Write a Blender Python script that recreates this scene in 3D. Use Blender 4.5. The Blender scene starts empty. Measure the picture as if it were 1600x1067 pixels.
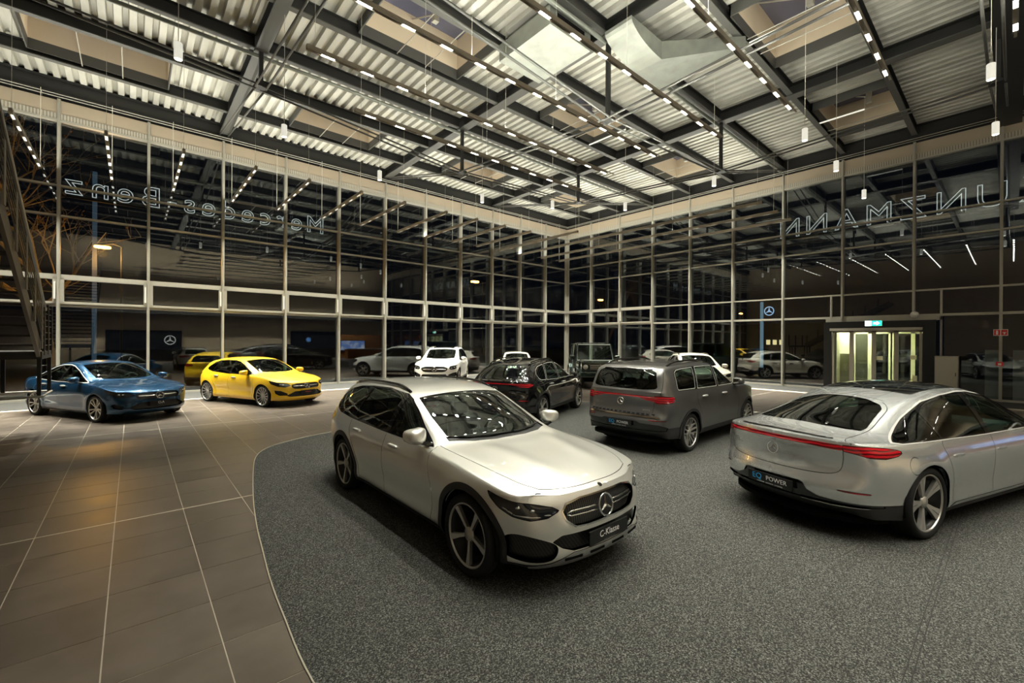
import bpy, bmesh, math, random
import numpy as np
from mathutils import Matrix, Vector, Euler

sc = bpy.context.scene
# ---------------------------------------------------------------- camera, world, exposure
F_PX, YAW, PITCH, ROLL = 681.525, 0.716253, -0.00152883, 0.00604917
CAM_Z = 2.0196
_cy, _sy, _cp, _sp, _cr, _sr = math.cos(YAW), math.sin(YAW), math.cos(PITCH), math.sin(PITCH), math.cos(ROLL), math.sin(ROLL)
_r0 = Vector((_cy, -_sy, 0)); _f0 = Vector((_sy, _cy, 0)); _u0 = Vector((0, 0, 1))
_fw = _f0 * _cp + _u0 * _sp; _up = -_f0 * _sp + _u0 * _cp
_right = _r0 * _cr + _up * _sr; _upr = -_r0 * _sr + _up * _cr
cam = bpy.data.cameras.new('camera'); cam.lens = F_PX / 1600 * 36.0; cam.sensor_width = 36.0; cam.clip_end = 400; cam.clip_start = 0.05
cam_o = bpy.data.objects.new('camera', cam); sc.collection.objects.link(cam_o)
mw = Matrix.Identity(4)
for i in range(3):
    mw[i][0] = _right[i]; mw[i][1] = _upr[i]; mw[i][2] = -_fw[i]
mw[0][3], mw[1][3], mw[2][3] = 0, 0, CAM_Z
cam_o.matrix_world = mw
sc.camera = cam_o
world = bpy.data.worlds.new('night_sky'); sc.world = world; world.use_nodes = True
_bg = world.node_tree.nodes['Background']; _bg.inputs[0].default_value = (0.35, 0.45, 0.75, 1); _bg.inputs[1].default_value = 0.002
sc.view_settings.view_transform = 'Standard'; sc.view_settings.look = 'None'; sc.view_settings.gamma = 1.0
sc.view_settings.use_curve_mapping = False
sc.view_settings.exposure = 1.15
sc.cycles.max_bounces = 8; sc.cycles.diffuse_bounces = 3; sc.cycles.glossy_bounces = 4; sc.cycles.transparent_max_bounces = 14
sc.cycles.caustics_reflective = False; sc.cycles.caustics_refractive = False; sc.cycles.sample_clamp_indirect = 6.0
LED_DOWN, LED_UP, PENDANT = 22.0, 190.0, 4.0
SPOT_MAIN, SPOT_WALL = 125.0, 560.0      # luminance of the hall's lamps and of the rails added behind the camera
VEST, PYL = 26.0, 0.05

def visible(p, margin=40):
    """pixel of a world point (1600 x 1067 frame) or None"""
    d = Vector(p) - Vector((0, 0, CAM_Z))
    z = d.dot(_fw)
    if z < 0.3: return None
    u = 800 + F_PX * d.dot(_right) / z; v = 533.5 - F_PX * d.dot(_upr) / z
    if -margin < u < 1600 + margin and -margin < v < 1067 + margin: return u, v, z
    return None
# ---------------------------------------------------------------- helpers
C = bpy.context.scene.collection
PI = math.pi

def link(o, parent=None):
    C.objects.link(o)
    if parent is not None:
        o.parent = parent
    return o

def empty(name, loc=(0, 0, 0), rz=0.0, label=None, cat=None, group=None, kind=None, parent=None):
    o = bpy.data.objects.new(name, None)
    o.empty_display_size = 0.2
    o.location = loc
    o.rotation_euler = (0, 0, rz)
    tag(o, label, cat, group, kind)
    return link(o, parent)

def tag(o, label=None, cat=None, group=None, kind=None):
    if label: o['label'] = label
    if cat: o['category'] = cat
    if group: o['group'] = group
    if kind: o['kind'] = kind
    return o

def mesh_data(name, V, F, mats=(), smooth=False, fm=None):
    me = bpy.data.meshes.new(name)
    me.from_pydata([tuple(map(float, v)) for v in V], [], [tuple(map(int, f)) for f in F])
    for m in mats:
        me.materials.append(m)
    if fm is not None:
        me.polygons.foreach_set('material_index', np.asarray(fm, dtype=np.int32))
    if smooth:
        me.polygons.foreach_set('use_smooth', np.ones(len(me.polygons), dtype=bool))
    me.update()
    return me

def obj(name, me, parent=None, loc=None, rot=None):
    o = bpy.data.objects.new(name, me)
    if loc is not None: o.location = loc
    if rot is not None: o.rotation_euler = rot
    return link(o, parent)

class MB:
    """collects boxes, tubes, lathes into one mesh"""
    def __init__(self):
        self.V = []; self.F = []; self.M = []; self.cur = 0
    def add(self, V, F, m=None):
        b = len(self.V)
        self.V += [tuple(v) for v in V]
        self.F += [tuple(b + i for i in f) for f in F]
        self.M += [self.cur if m is None else m] * len(F)
        return self
    def box(self, x0, x1, y0, y1, z0, z1, m=None):
        V = [(x0, y0, z0), (x1, y0, z0), (x1, y1, z0), (x0, y1, z0), (x0, y0, z1), (x1, y0, z1), (x1, y1, z1), (x0, y1, z1)]
        F = [(3, 2, 1, 0), (4, 5, 6, 7), (0, 1, 5, 4), (1, 2, 6, 5), (2, 3, 7, 6), (3, 0, 4, 7)]
        return self.add(V, F, m)
    def cbox(self, c, s, m=None):
        return self.box(c[0] - s[0] / 2, c[0] + s[0] / 2, c[1] - s[1] / 2, c[1] + s[1] / 2, c[2] - s[2] / 2, c[2] + s[2] / 2, m)
    def beam(self, a, b, w, h, up=(0, 0, 1), m=None):
        a = np.array(a, float); b = np.array(b, float); d = b - a; d /= np.linalg.norm(d)
        u = np.array(up, float); sdir = np.cross(d, u)
        if np.linalg.norm(sdir) < 1e-4: sdir = np.cross(d, (1, 0, 0))
        sdir /= np.linalg.norm(sdir); u = np.cross(sdir, d)
        V = []
        for p in (a, b):
            for i, j in ((-1, -1), (1, -1), (1, 1), (-1, 1)):
                V.append(p + sdir * i * w / 2 + u * j * h / 2)
        return self.add(V, [(0, 1, 2, 3), (7, 6, 5, 4), (0, 4, 5, 1), (1, 5, 6, 2), (2, 6, 7, 3), (3, 7, 4, 0)], m)
    def tube(self, pts, r, n=8, m=None, caps=True):
        pts = [np.array(p, float) for p in pts]
        V = []; F = []
        ref = None
        for i, p in enumerate(pts):
            d = pts[min(i + 1, len(pts) - 1)] - pts[max(i - 1, 0)]
            d = d / np.linalg.norm(d)
            if ref is None:
                ref = np.array((0, 0, 1.0)) if abs(d[2]) < 0.9 else np.array((1.0, 0, 0))
            a = np.cross(d, ref); a /= np.linalg.norm(a); b = np.cross(a, d); ref = b
            rr = r[i] if hasattr(r, '__len__') else r
            for k in range(n):
                t = 2 * PI * k / n
                V.append(p + a * rr * math.cos(t) + b * rr * math.sin(t))
        for i in range(len(pts) - 1):
            for k in range(n):
                F.append((i * n + k, i * n + (k + 1) % n, (i + 1) * n + (k + 1) % n, (i + 1) * n + k))
        if caps:
            F.append(tuple(range(n - 1, -1, -1))); F.append(tuple((len(pts) - 1) * n + k for k in range(n)))
        return self.add(V, F, m)
    def lathe(self, prof, n=24, axis='z', c=(0, 0, 0), m=None):
        """prof: (r, h) list"""
        V = []; F = []
        for r, h in prof:
            for k in range(n):
                t = 2 * PI * k / n
                a, b = r * math.cos(t), r * math.sin(t)
                p = (a, b, h) if axis == 'z' else ((a, h, b) if axis == 'y' else (h, a, b))
                V.append((p[0] + c[0], p[1] + c[1], p[2] + c[2]))
        for i in range(len(prof) - 1):
            for k in range(n):
                f = (i * n + k, i * n + (k + 1) % n, (i + 1) * n + (k + 1) % n, (i + 1) * n + k)
                F.append(f if axis != 'y' else f[::-1])
        return self.add(V, F, m)
    def prism(self, poly, z0, z1, plane='xy', m=None):
        n = len(poly)
        def P(a, b, h):
            return (a, b, h) if plane == 'xy' else ((a, h, b) if plane == 'xz' else (h, a, b))
        V = [P(a, b, z0) for a, b in poly] + [P(a, b, z1) for a, b in poly]
        F = [tuple(range(n - 1, -1, -1)), tuple(range(n, 2 * n))]
        for i in range(n):
            F.append((i, (i + 1) % n, n + (i + 1) % n, n + i))
        return self.add(V, F, m)
    def data(self, name, mats, smooth=False):
        if not isinstance(mats, (list, tuple)): mats = [mats]
        return mesh_data(name, self.V, self.F, mats, smooth, self.M)
    def build(self, name, mats, parent=None, loc=None, rot=None, smooth=False):
        return obj(name, self.data(name, mats, smooth), parent, loc, rot)

def shade_auto(o, ang=35):
    me = o.data
    me.polygons.foreach_set('use_smooth', np.ones(len(me.polygons), dtype=bool))
    bm = bmesh.new(); bm.from_mesh(me)
    for e in bm.edges:
        if len(e.link_faces) == 2 and e.calc_face_angle(0) > math.radians(ang):
            e.smooth = False
    bm.to_mesh(me); bm.free()
    return o

_text_cache = {}
def text_mesh(name, body, size, mat, extrude=0.002, align='CENTER', parent=None, loc=(0, 0, 0), rot=(0, 0, 0), bevel=0.0):
    cu = bpy.data.curves.new(name, 'FONT')
    cu.body = body; cu.size = size; cu.extrude = extrude; cu.align_x = align; cu.align_y = 'CENTER'
    cu.resolution_u = 3; cu.bevel_depth = bevel
    t = bpy.data.objects.new(name, cu)
    C.objects.link(t)
    bpy.context.view_layer.update()
    me = bpy.data.meshes.new_from_object(t.evaluated_get(bpy.context.evaluated_depsgraph_get()))
    bpy.data.objects.remove(t)
    me.materials.clear(); me.materials.append(mat)
    return obj(name, me, parent, loc, rot)

# ---------------------------------------------------------------- materials
def mat(name, col, rough=0.5, metal=0.0, spec=0.5, coat=0.0, emit=None, estr=0.0, coat_rough=0.03):
    m = bpy.data.materials.new(name); m.use_nodes = True
    b = m.node_tree.nodes['Principled BSDF']
    b.inputs['Base Color'].default_value = (*col, 1)
    b.inputs['Roughness'].default_value = rough
    b.inputs['Metallic'].default_value = metal
    b.inputs['Specular IOR Level'].default_value = spec
    b.inputs['Coat Weight'].default_value = coat
    b.inputs['Coat Roughness'].default_value = coat_rough
    if emit:
        b.inputs['Emission Color'].default_value = (*emit, 1)
        b.inputs['Emission Strength'].default_value = estr
    return m

def nodes_of(m):
    nt = m.node_tree
    return nt, nt.nodes, nt.links, nt.nodes['Principled BSDF']

def glass_mat(name, tint, refl=0.08, rough=0.0, fres=1.0):
    """thin sheet of glass: tinted transmission plus mirror reflection"""
    m = bpy.data.materials.new(name); m.use_nodes = True
    nt = m.node_tree; nt.nodes.clear()
    out = nt.nodes.new('ShaderNodeOutputMaterial')
    tr = nt.nodes.new('ShaderNodeBsdfTransparent'); tr.inputs[0].default_value = (*tint, 1)
    gl = nt.nodes.new('ShaderNodeBsdfGlossy'); gl.inputs['Roughness'].default_value = rough
    gl.inputs['Color'].default_value = (0.95, 0.97, 0.96, 1)
    lw = nt.nodes.new('ShaderNodeLayerWeight'); lw.inputs['Blend'].default_value = 0.5
    pw = nt.nodes.new('ShaderNodeMath'); pw.operation = 'POWER'; pw.inputs[1].default_value = 4.0
    mr = nt.nodes.new('ShaderNodeMath'); mr.operation = 'MULTIPLY_ADD'
    mr.inputs[1].default_value = 0.75 * fres; mr.inputs[2].default_value = refl
    mix = nt.nodes.new('ShaderNodeMixShader')
    nt.links.new(lw.outputs['Facing'], pw.inputs[0]); nt.links.new(pw.outputs[0], mr.inputs[0])
    nt.links.new(mr.outputs[0], mix.inputs[0]); nt.links.new(tr.outputs[0], mix.inputs[1]); nt.links.new(gl.outputs[0], mix.inputs[2])
    nt.links.new(mix.outputs[0], out.inputs[0])
    return m

def noise_color(m, scale, c1, c2, detail=4, lo=0.35, hi=0.65, coord='Object', rough=None, bump=0.0, stretch=None):
    nt, N, L, b = nodes_of(m)
    tc = N.new('ShaderNodeTexCoord'); no = N.new('ShaderNodeTexNoise')
    no.inputs['Scale'].default_value = scale; no.inputs['Detail'].default_value = detail
    src = tc.outputs[coord]
    if stretch:
        mp = N.new('ShaderNodeMapping'); mp.inputs['Scale'].default_value = stretch
        L.new(src, mp.inputs[0]); src = mp.outputs[0]
    L.new(src, no.inputs['Vector'])
    cr = N.new('ShaderNodeValToRGB')
    cr.color_ramp.elements[0].position = lo; cr.color_ramp.elements[0].color = (*c1, 1)
    cr.color_ramp.elements[1].position = hi; cr.color_ramp.elements[1].color = (*c2, 1)
    L.new(no.outputs['Fac'], cr.inputs[0]); L.new(cr.outputs[0], b.inputs['Base Color'])
    if rough:
        mr = N.new('ShaderNodeMapRange'); mr.inputs['To Min'].default_value = rough[0]; mr.inputs['To Max'].default_value = rough[1]
        L.new(no.outputs['Fac'], mr.inputs['Value']); L.new(mr.outputs[0], b.inputs['Roughness'])
    if bump:
        bp = N.new('ShaderNodeBump'); bp.inputs['Strength'].default_value = bump; bp.inputs['Distance'].default_value = 0.01
        L.new(no.outputs['Fac'], bp.inputs['Height']); L.new(bp.outputs[0], b.inputs['Normal'])
    return m
M = {}
M['black'] = mat('black_cavity', (0.004, 0.004, 0.004), 0.9, spec=0.1)
M['plastic'] = mat('black_plastic', (0.018, 0.018, 0.018), 0.55)
M['gloss_black'] = mat('gloss_black', (0.006, 0.006, 0.006), 0.08, coat=0.5)
M['chrome'] = mat('chrome', (0.75, 0.75, 0.74), 0.12, 1.0)
M['trim'] = mat('bright_trim', (0.62, 0.61, 0.58), 0.3, 0.4)
M['satin'] = mat('satin_silver', (0.55, 0.55, 0.53), 0.3, 0.9)
M['tyre'] = mat('tyre_rubber', (0.012, 0.012, 0.012), 0.7, spec=0.3)
M['rim'] = mat('rim_silver', (0.58, 0.56, 0.52), 0.32, 0.75)
M['rim_dark'] = mat('rim_well', (0.004, 0.004, 0.004), 0.35)
M['rim_black'] = mat('rim_black', (0.02, 0.02, 0.02), 0.3)
M['disc'] = mat('brake_disc', (0.03, 0.03, 0.03), 0.4, 0.9)
M['seat'] = mat('seat_leather', (0.03, 0.033, 0.03), 0.5)
M['dash'] = mat('dash_plastic', (0.035, 0.042, 0.038), 0.6)
M['plate'] = mat('plate_black', (0.006, 0.006, 0.006), 0.35)
M['white_ink'] = mat('white_ink', (0.85, 0.85, 0.83), 0.5)
M['blue_ink'] = mat('blue_ink', (0.02, 0.35, 0.75), 0.5)
M['red_ink'] = mat('red_ink', (0.75, 0.12, 0.12), 0.5)
M['headlight'] = mat('headlight_glass', (0.02, 0.022, 0.025), 0.08, 0.3, coat=1.0)
M['tail_red'] = mat('tail_red', (0.34, 0.003, 0.008), 0.12, coat=1.0)
M['tail_dark'] = mat('tail_dark_red', (0.10, 0.003, 0.006), 0.12, coat=1.0)
M['car_glass'] = glass_mat('car_glass', (0.42, 0.55, 0.49), 0.07)
M['dark_glass'] = glass_mat('privacy_glass', (0.20, 0.24, 0.22), 0.07)
M['roof_glass'] = mat('roof_glass', (0.008, 0.009, 0.009), 0.05, coat=1.0)

def stripes(name, axis, scale, dark, light, rough=0.4):
    m = mat(name, dark, rough)
    nt, N, L, b = nodes_of(m)
    tc = N.new('ShaderNodeTexCoord'); wv = N.new('ShaderNodeTexWave'); wv.bands_direction = axis
    wv.inputs['Scale'].default_value = scale
    cr = N.new('ShaderNodeValToRGB'); cr.color_ramp.elements[0].color = (*dark, 1); cr.color_ramp.elements[1].color = (*light, 1)
    cr.color_ramp.elements[0].position = 0.45; cr.color_ramp.elements[1].position = 0.75
    L.new(tc.outputs['Object'], wv.inputs['Vector']); L.new(wv.outputs['Fac'], cr.inputs[0]); L.new(cr.outputs[0], b.inputs['Base Color'])
    return m
M['grille'] = stripes('grille_slats', 'Y', 14, (0.004, 0.004, 0.004), (0.06, 0.06, 0.058), 0.3)
def tail_stripes(m):
    nt, N, L, b = nodes_of(m); tc = N.new('ShaderNodeTexCoord'); wv = N.new('ShaderNodeTexWave'); wv.bands_direction = 'Z'
    wv.inputs['Scale'].default_value = 9; wv.inputs['Distortion'].default_value = 2.5; wv.inputs['Detail'].default_value = 1
    cr = N.new('ShaderNodeValToRGB'); cr.color_ramp.elements[0].color = (0.07, 0.001, 0.003, 1); cr.color_ramp.elements[1].color = (0.55, 0.008, 0.018, 1)
    L.new(tc.outputs['Object'], wv.inputs['Vector']); L.new(wv.outputs['Fac'], cr.inputs[0]); L.new(cr.outputs[0], b.inputs['Base Color'])
tail_stripes(M['tail_red'])
M['mesh_black'] = stripes('intake_mesh', 'DIAGONAL', 16, (0.003, 0.003, 0.003), (0.02, 0.02, 0.02), 0.4)

def paint(name, col, metal=0.5, rough=0.35, coat=1.0, flake=0.0):
    m = mat(name, col, rough, metal, coat=coat)
    if flake:
        nt, N, L, b = nodes_of(m)
        tc = N.new('ShaderNodeTexCoord'); no = N.new('ShaderNodeTexNoise'); no.inputs['Scale'].default_value = 900
        mx = N.new('ShaderNodeMixRGB'); mx.inputs[1].default_value = (*[c * (1 - flake) for c in col], 1); mx.inputs[2].default_value = (*[min(1, c * (1 + flake)) for c in col], 1)
        L.new(tc.outputs['Object'], no.inputs['Vector']); L.new(no.outputs['Fac'], mx.inputs[0]); L.new(mx.outputs[0], b.inputs['Base Color'])
    return m
# ---------------------------------------------------------------- car builder
def pchip(xs, ys, x):
    xs = np.asarray(xs, float); ys = np.asarray(ys, float)
    if xs[0] > xs[-1]: xs = xs[::-1]; ys = ys[::-1]
    h = np.diff(xs); d = np.diff(ys) / h
    m = np.zeros(len(xs))
    for i in range(1, len(xs) - 1):
        if d[i - 1] * d[i] > 0:
            w1 = 2 * h[i] + h[i - 1]; w2 = h[i] + 2 * h[i - 1]
            m[i] = (w1 + w2) / (w1 / d[i - 1] + w2 / d[i])
    m[0] = d[0]; m[-1] = d[-1]
    x = np.clip(x, xs[0], xs[-1])
    k = np.clip(np.searchsorted(xs, x) - 1, 0, len(xs) - 2)
    t = (x - xs[k]) / h[k]
    return ((2 * t**3 - 3 * t**2 + 1) * ys[k] + (t**3 - 2 * t**2 + t) * h[k] * m[k]
            + (-2 * t**3 + 3 * t**2) * ys[k + 1] + (t**3 - t**2) * h[k] * m[k + 1])

def catmull(P, n, closed=False):
    P = np.asarray(P, float); m = len(P)
    if closed:
        Q = np.vstack([P[-1], P, P[0], P[1]]); segs = m
    else:
        Q = np.vstack([2 * P[0] - P[1], P, 2 * P[-1] - P[-2]]); segs = m - 1
    out = []
    for i in range(segs):
        p0, p1, p2, p3 = Q[i], Q[i + 1], Q[i + 2], Q[i + 3]
        for k in range(n):
            t = k / n
            out.append(0.5 * (2 * p1 + (p2 - p0) * t + (2 * p0 - 5 * p1 + 4 * p2 - p3) * t * t + (3 * p1 - p0 - 3 * p2 + p3) * t**3))
    if not closed: out.append(P[-1])
    return np.array(out)

def smst(a, b, x):
    t = np.clip((x - a) / (b - a), 0, 1)
    return t * t * (3 - 2 * t)

def sd_poly(px, py, poly):
    poly = np.asarray(poly, float)
    d = np.full(px.shape, 1e18); inside = np.zeros(px.shape, bool)
    n = len(poly); j = n - 1
    for i in range(n):
        ax, ay = poly[j]; bx, by = poly[i]
        ex, ey = ax - bx, ay - by
        wx, wy = px - bx, py - by
        t = np.clip((wx * ex + wy * ey) / (ex * ex + ey * ey + 1e-18), 0, 1)
        d = np.minimum(d, (wx - ex * t)**2 + (wy - ey * t)**2)
        c = ((by > py) != (ay > py))
        if ay != by:
            xi = (ax - bx) * (py - by) / (ay - by) + bx
            inside ^= c & (px < xi)
        j = i
    d = np.sqrt(d)
    return np.where(inside, -d, d)

def sd_line(px, py, pts):
    d = np.full(px.shape, 1e18)
    for (ax, ay), (bx, by) in zip(pts[:-1], pts[1:]):
        ex, ey = bx - ax, by - ay
        t = np.clip(((px - ax) * ex + (py - ay) * ey) / (ex * ex + ey * ey + 1e-18), 0, 1)
        d = np.minimum(d, (px - ax - ex * t)**2 + (py - ay - ey * t)**2)
    return np.sqrt(d)

def split_mesh(V, T, phi):
    """cut triangles along phi = 0; returns (inside V,T), (outside V,T)"""
    phi = np.where(np.abs(phi) < 1e-6, 1e-6, phi)
    s = phi < 0
    st = s[T]; c = st.sum(1)
    Tin = [T[c == 3]]; Tout = [T[c == 0]]
    newV = [V]; base = len(V)
    for cnt in (1, 2):
        X = T[c == cnt]
        if not len(X): continue
        sx = s[X] if cnt == 1 else ~s[X]
        k = sx.argmax(1); r = np.arange(len(X))
        a, b, d = X[r, k], X[r, (k + 1) % 3], X[r, (k + 2) % 3]
        E = np.concatenate([np.stack([a, b], 1), np.stack([a, d], 1)])
        Es = np.sort(E, 1)
        key = Es[:, 0].astype(np.int64) * (len(V) + 1) + Es[:, 1]
        u, first, inv = np.unique(key, return_index=True, return_inverse=True)
        e0, e1 = Es[first, 0], Es[first, 1]
        t = (phi[e0] / (phi[e0] - phi[e1]))[:, None]
        nv = V[e0] * (1 - t) + V[e1] * t
        newV.append(nv)
        ab = base + inv[:len(X)]; ad = base + inv[len(X):]
        base += len(nv)
        lone = np.stack([a, ab, ad], 1)
        oth = np.concatenate([np.stack([ab, b, d], 1), np.stack([ab, d, ad], 1)])
        if cnt == 1: Tin.append(lone); Tout.append(oth)
        else: Tout.append(lone); Tin.append(oth)
    W = np.concatenate(newV)
    def pack(Ts):
        Tt = np.concatenate(Ts)
        if not len(Tt): return W[:0], Tt
        used, inv = np.unique(Tt, return_inverse=True)
        return W[used], inv.reshape(-1, 3)
    return pack(Tin), pack(Tout)

def weld(V, T, tol=2e-4):
    q = np.round(V[:, :3] / tol).astype(np.int64)
    _, first, inv = np.unique(q, axis=0, return_index=True, return_inverse=True)
    inv = inv.reshape(-1)
    T2 = inv[T]
    ok = (T2[:, 0] != T2[:, 1]) & (T2[:, 1] != T2[:, 2]) & (T2[:, 0] != T2[:, 2])
    return V[first], T2[ok]

def boundary_edges(T):
    E = np.concatenate([T[:, [0, 1]], T[:, [1, 2]], T[:, [2, 0]]])
    Es = np.sort(E, 1)
    key = Es[:, 0].astype(np.int64) * (T.max() + 2) + Es[:, 1]
    _, idx, cnt = np.unique(key, return_index=True, return_counts=True)
    return E[idx[cnt == 1]]

def vnormals(P, T):
    a, b, c = P[T[:, 0]], P[T[:, 1]], P[T[:, 2]]
    fn = np.cross(b - a, c - a)
    N = np.zeros_like(P)
    for k in range(3): np.add.at(N, T[:, k], fn)
    return N / (np.linalg.norm(N, axis=1, keepdims=True) + 1e-12)

# vertex columns: 0-2 pos, 3-5 normal, 6 s from front centre, 7 s from rear centre, 8 top flag
def body_surface(cfg, res=1.0):
    """half body (y >= 0) as a triangle soup with attributes"""
    ctl = np.array(cfg['outline'], float)              # x, y, z_shoulder, z_bottom
    mir = ctl[1:3].copy(); mir[:, 1] *= -1
    mir2 = ctl[-3:-1].copy(); mir2[:, 1] *= -1
    full = np.vstack([mir[::-1], ctl, mir2[::-1]])
    cm = catmull(full, 16)[32:-32]
    cm = cm[:] if len(cm) else cm
    seg = np.linalg.norm(np.diff(cm[:, :2], axis=0), axis=1)
    sl = np.concatenate([[0], np.cumsum(seg)])
    ns = int(sl[-1] / (0.024 / res)); nv = int(30 * res) + 2
    s = np.linspace(0, sl[-1], ns)
    O = np.stack([np.interp(s, sl, cm[:, k]) for k in range(4)], 1)
    O[0, 1] = 0; O[-1, 1] = 0
    tan = np.gradient(O[:, :2], axis=0); tan /= np.linalg.norm(tan, axis=1, keepdims=True)
    nrm = np.stack([-tan[:, 1], tan[:, 0]], 1)         # outward
    if nrm[0, 0] < 0: nrm = -nrm
    nrm[0] = (1, 0); nrm[-1] = (-1, 0)
    wf = smst(0.35, 0.85, nrm[:, 0]); wr = smst(0.35, 0.85, -nrm[:, 0]); ws = 1 - wf - wr
    vv = np.linspace(0, 1, nv)
    Z = O[:, 3:4] + (O[:, 2:3] - O[:, 3:4]) * vv[None]
    off = (ws[:, None] * pchip(*zip(*cfg['prof_side']), Z) + wf[:, None] * pchip(*zip(*cfg['prof_front']), Z)
           + wr[:, None] * pchip(*zip(*cfg['prof_rear']), Z))
    for xw in (cfg['wb'] / 2, -cfg['wb'] / 2):
        d = np.hypot(O[:, 0:1] - xw, Z - cfg['rt'])
        off -= ws[:, None] * cfg.get('flare', 0.02) * np.exp(-((d - cfg['arch'] - 0.02) / 0.09)**2)
    X = O[:, 0:1] - nrm[:, 0:1] * off; Y = O[:, 1:2] - nrm[:, 1:2] * off
    Y[0] = 0; Y[-1] = 0
    ring = np.stack([X, Y, Z], 2)
    def gtri(ni, nj):
        i, j = np.meshgrid(np.arange(ni - 1), np.arange(nj - 1), indexing='ij')
        a = (i * nj + j).ravel(); b = a + nj; c = b + 1; d = a + 1
        return np.concatenate([np.stack([a, b, c], 1), np.stack([a, c, d], 1)])
    Tr = gtri(ns, nv)
    # orientation: ring normal should point outward
    edge = ring[:, -1]
    iF = int(np.argmin(np.abs(nrm[:, 0] - cfg.get('cornF', 0.75)) + (O[:, 0] < 0) * 9))
    iR = int(np.argmin(np.abs(-nrm[:, 0] - cfg.get('cornR', 0.75)) + (O[:, 0] > 0) * 9))
    side = edge[iF:iR + 1]; nu = len(side)
    fe = edge[:iF + 1]; re = edge[iR:][::-1]             # centre -> corner
    nw = int(44 * res); wr_i = int(nw * 0.5)
    def resamp(P, q):
        l = np.concatenate([[0], np.cumsum(np.linalg.norm(np.diff(P, axis=0), axis=1))]); l /= l[-1]
        return np.stack([np.interp(q, l, P[:, k]) for k in range(3)], 1)
    # w = 0 centre ... 1 shoulder, the front edge has exactly len(fe) points; use those for welding
    su = np.concatenate([[0], np.cumsum(np.linalg.norm(np.diff(side, axis=0), axis=1))]); su /= su[-1]
    # distribute centre/rail stations along profile by arc length of the centre profile
    xc0, xc1 = edge[0, 0], edge[-1, 0]
    xx = np.linspace(xc0, xc1, 800); zz = pchip(*zip(*cfg['top']), xx)
    al = np.concatenate([[0], np.cumsum(np.hypot(np.diff(xx), np.diff(zz) * 0.8))]); al /= al[-1]
    xa = np.interp(su, al, xx)
    xc = xa
    rail = cfg['rail']
    rx, ry, rz = zip(*rail)
    fw = resamp(fe, np.array([0.5]))[0]; rw = resamp(re, np.array([0.5]))[0]
    k = su
    xr = side[:, 0] * 0.45 + xc * 0.55
    q = np.linspace(0, 1, nw)
    P = np.zeros((nu, nw, 3))
    zc = pchip(*zip(*cfg['top']), xc)
    yr = pchip(rx, ry, xr); zr = pchip(rx, rz, xr)
    qi = q[:wr_i + 1] / q[wr_i]
    for j in range(nw):
        if j <= wr_i:                                   # centre -> rail
            t = q[j] / q[wr_i]
            P[:, j, 0] = xc + (xr - xc) * t**2
            P[:, j, 1] = yr * t
            P[:, j, 2] = zc - (zc - zr) * t**cfg.get('crown', 2.2)
        else:                                            # rail -> shoulder
            t = (q[j] - q[wr_i]) / (1 - q[wr_i])
            bl = cfg.get('bulge', 0.02) * 4 * t * (1 - t) * smst(0.05, 0.25, zr - side[:, 2])
            P[:, j, 0] = xr + (side[:, 0] - xr) * t
            P[:, j, 1] = yr + (side[:, 1] - yr) * t + bl
            P[:, j, 2] = zr + (side[:, 2] - zr) * t + bl * 0.4
    F = resamp(fe, q); R = resamp(re, q)
    eps = cfg.get('edge_blend', (0.10, 0.06))
    a = np.clip(1 - su / eps[0], 0, 1)**2; b = np.clip(1 - (1 - su) / eps[1], 0, 1)**2
    P += a[:, None, None] * (F - P[0])[None] + b[:, None, None] * (R - P[-1])[None]
    if cfg.get('dome'):
        y0, am, xa_, xb_ = cfg['dome']
        P[:, :, 2] += am * np.exp(-((P[:, :, 1] - y0 * (1 - 0.25 * smst(xa_, xb_, P[:, :, 0]))) / 0.09)**2) * smst(xa_, xa_ + 0.25, P[:, :, 0]) * (1 - smst(xb_ - 0.35, xb_, P[:, :, 0]))
    P[:, -1] = side
    P[:, 0, 1] = 0
    # first/last rows follow the edge points; stitch: replace top grid front row by projecting ring edge later
    Tt = gtri(nu, nw)[:, ::-1]
    Vr = ring.reshape(-1, 3); Vt = P.reshape(-1, 3)
    # snap ring top row between centre and corner onto resampled rows so both match
    for e_idx, row in ((np.arange(0, iF + 1), P[0]), (np.arange(iR, ns), P[-1])):
        pts = edge[e_idx]
        l = np.concatenate([[0], np.cumsum(np.linalg.norm(np.diff(pts, axis=0), axis=1))]); l /= l[-1]
        if e_idx[0] != 0: l = 1 - l
        new = np.stack([np.interp(l, q, row[:, m]) for m in range(3)], 1)
        ring[e_idx, -1] = new
    Vr = ring.reshape(-1, 3)
    fl = np.concatenate([np.zeros(len(Vr)), np.ones(len(Vt))])
    srow = np.repeat(s, nv)
    # s of top vertices: nearest outline point
    st = np.zeros(len(Vt))
    E2 = edge[:, :2]
    for i0 in range(0, len(Vt), 2000):
        d = ((Vt[i0:i0 + 2000, None, :2] - E2[None])**2).sum(2)
        st[i0:i0 + 2000] = s[d.argmin(1)]
    V = np.zeros((len(Vr) + len(Vt), 9))
    V[:, :3] = np.vstack([Vr, Vt]); V[:, 6] = np.concatenate([srow, st]); V[:, 7] = sl[-1] - V[:, 6]; V[:, 8] = fl
    T = np.concatenate([Tr, Tt + len(Vr)])
    # consistent outward orientation
    c = V[T, :3].mean(1); fn = np.cross(V[T[:, 1], :3] - V[T[:, 0], :3], V[T[:, 2], :3] - V[T[:, 0], :3])
    nr = len(Tr)
    if (fn[:nr] * (c[:nr] - np.array([0, 0, 0.5])))[:, :2].sum() < 0: T[:nr] = T[:nr, ::-1]
    if fn[nr:, 2].sum() < 0: T[nr:] = T[nr:, ::-1]
    V, T = weld(V, T)
    # laplacian smoothing, symmetric plane kept
    n = len(V)
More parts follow.
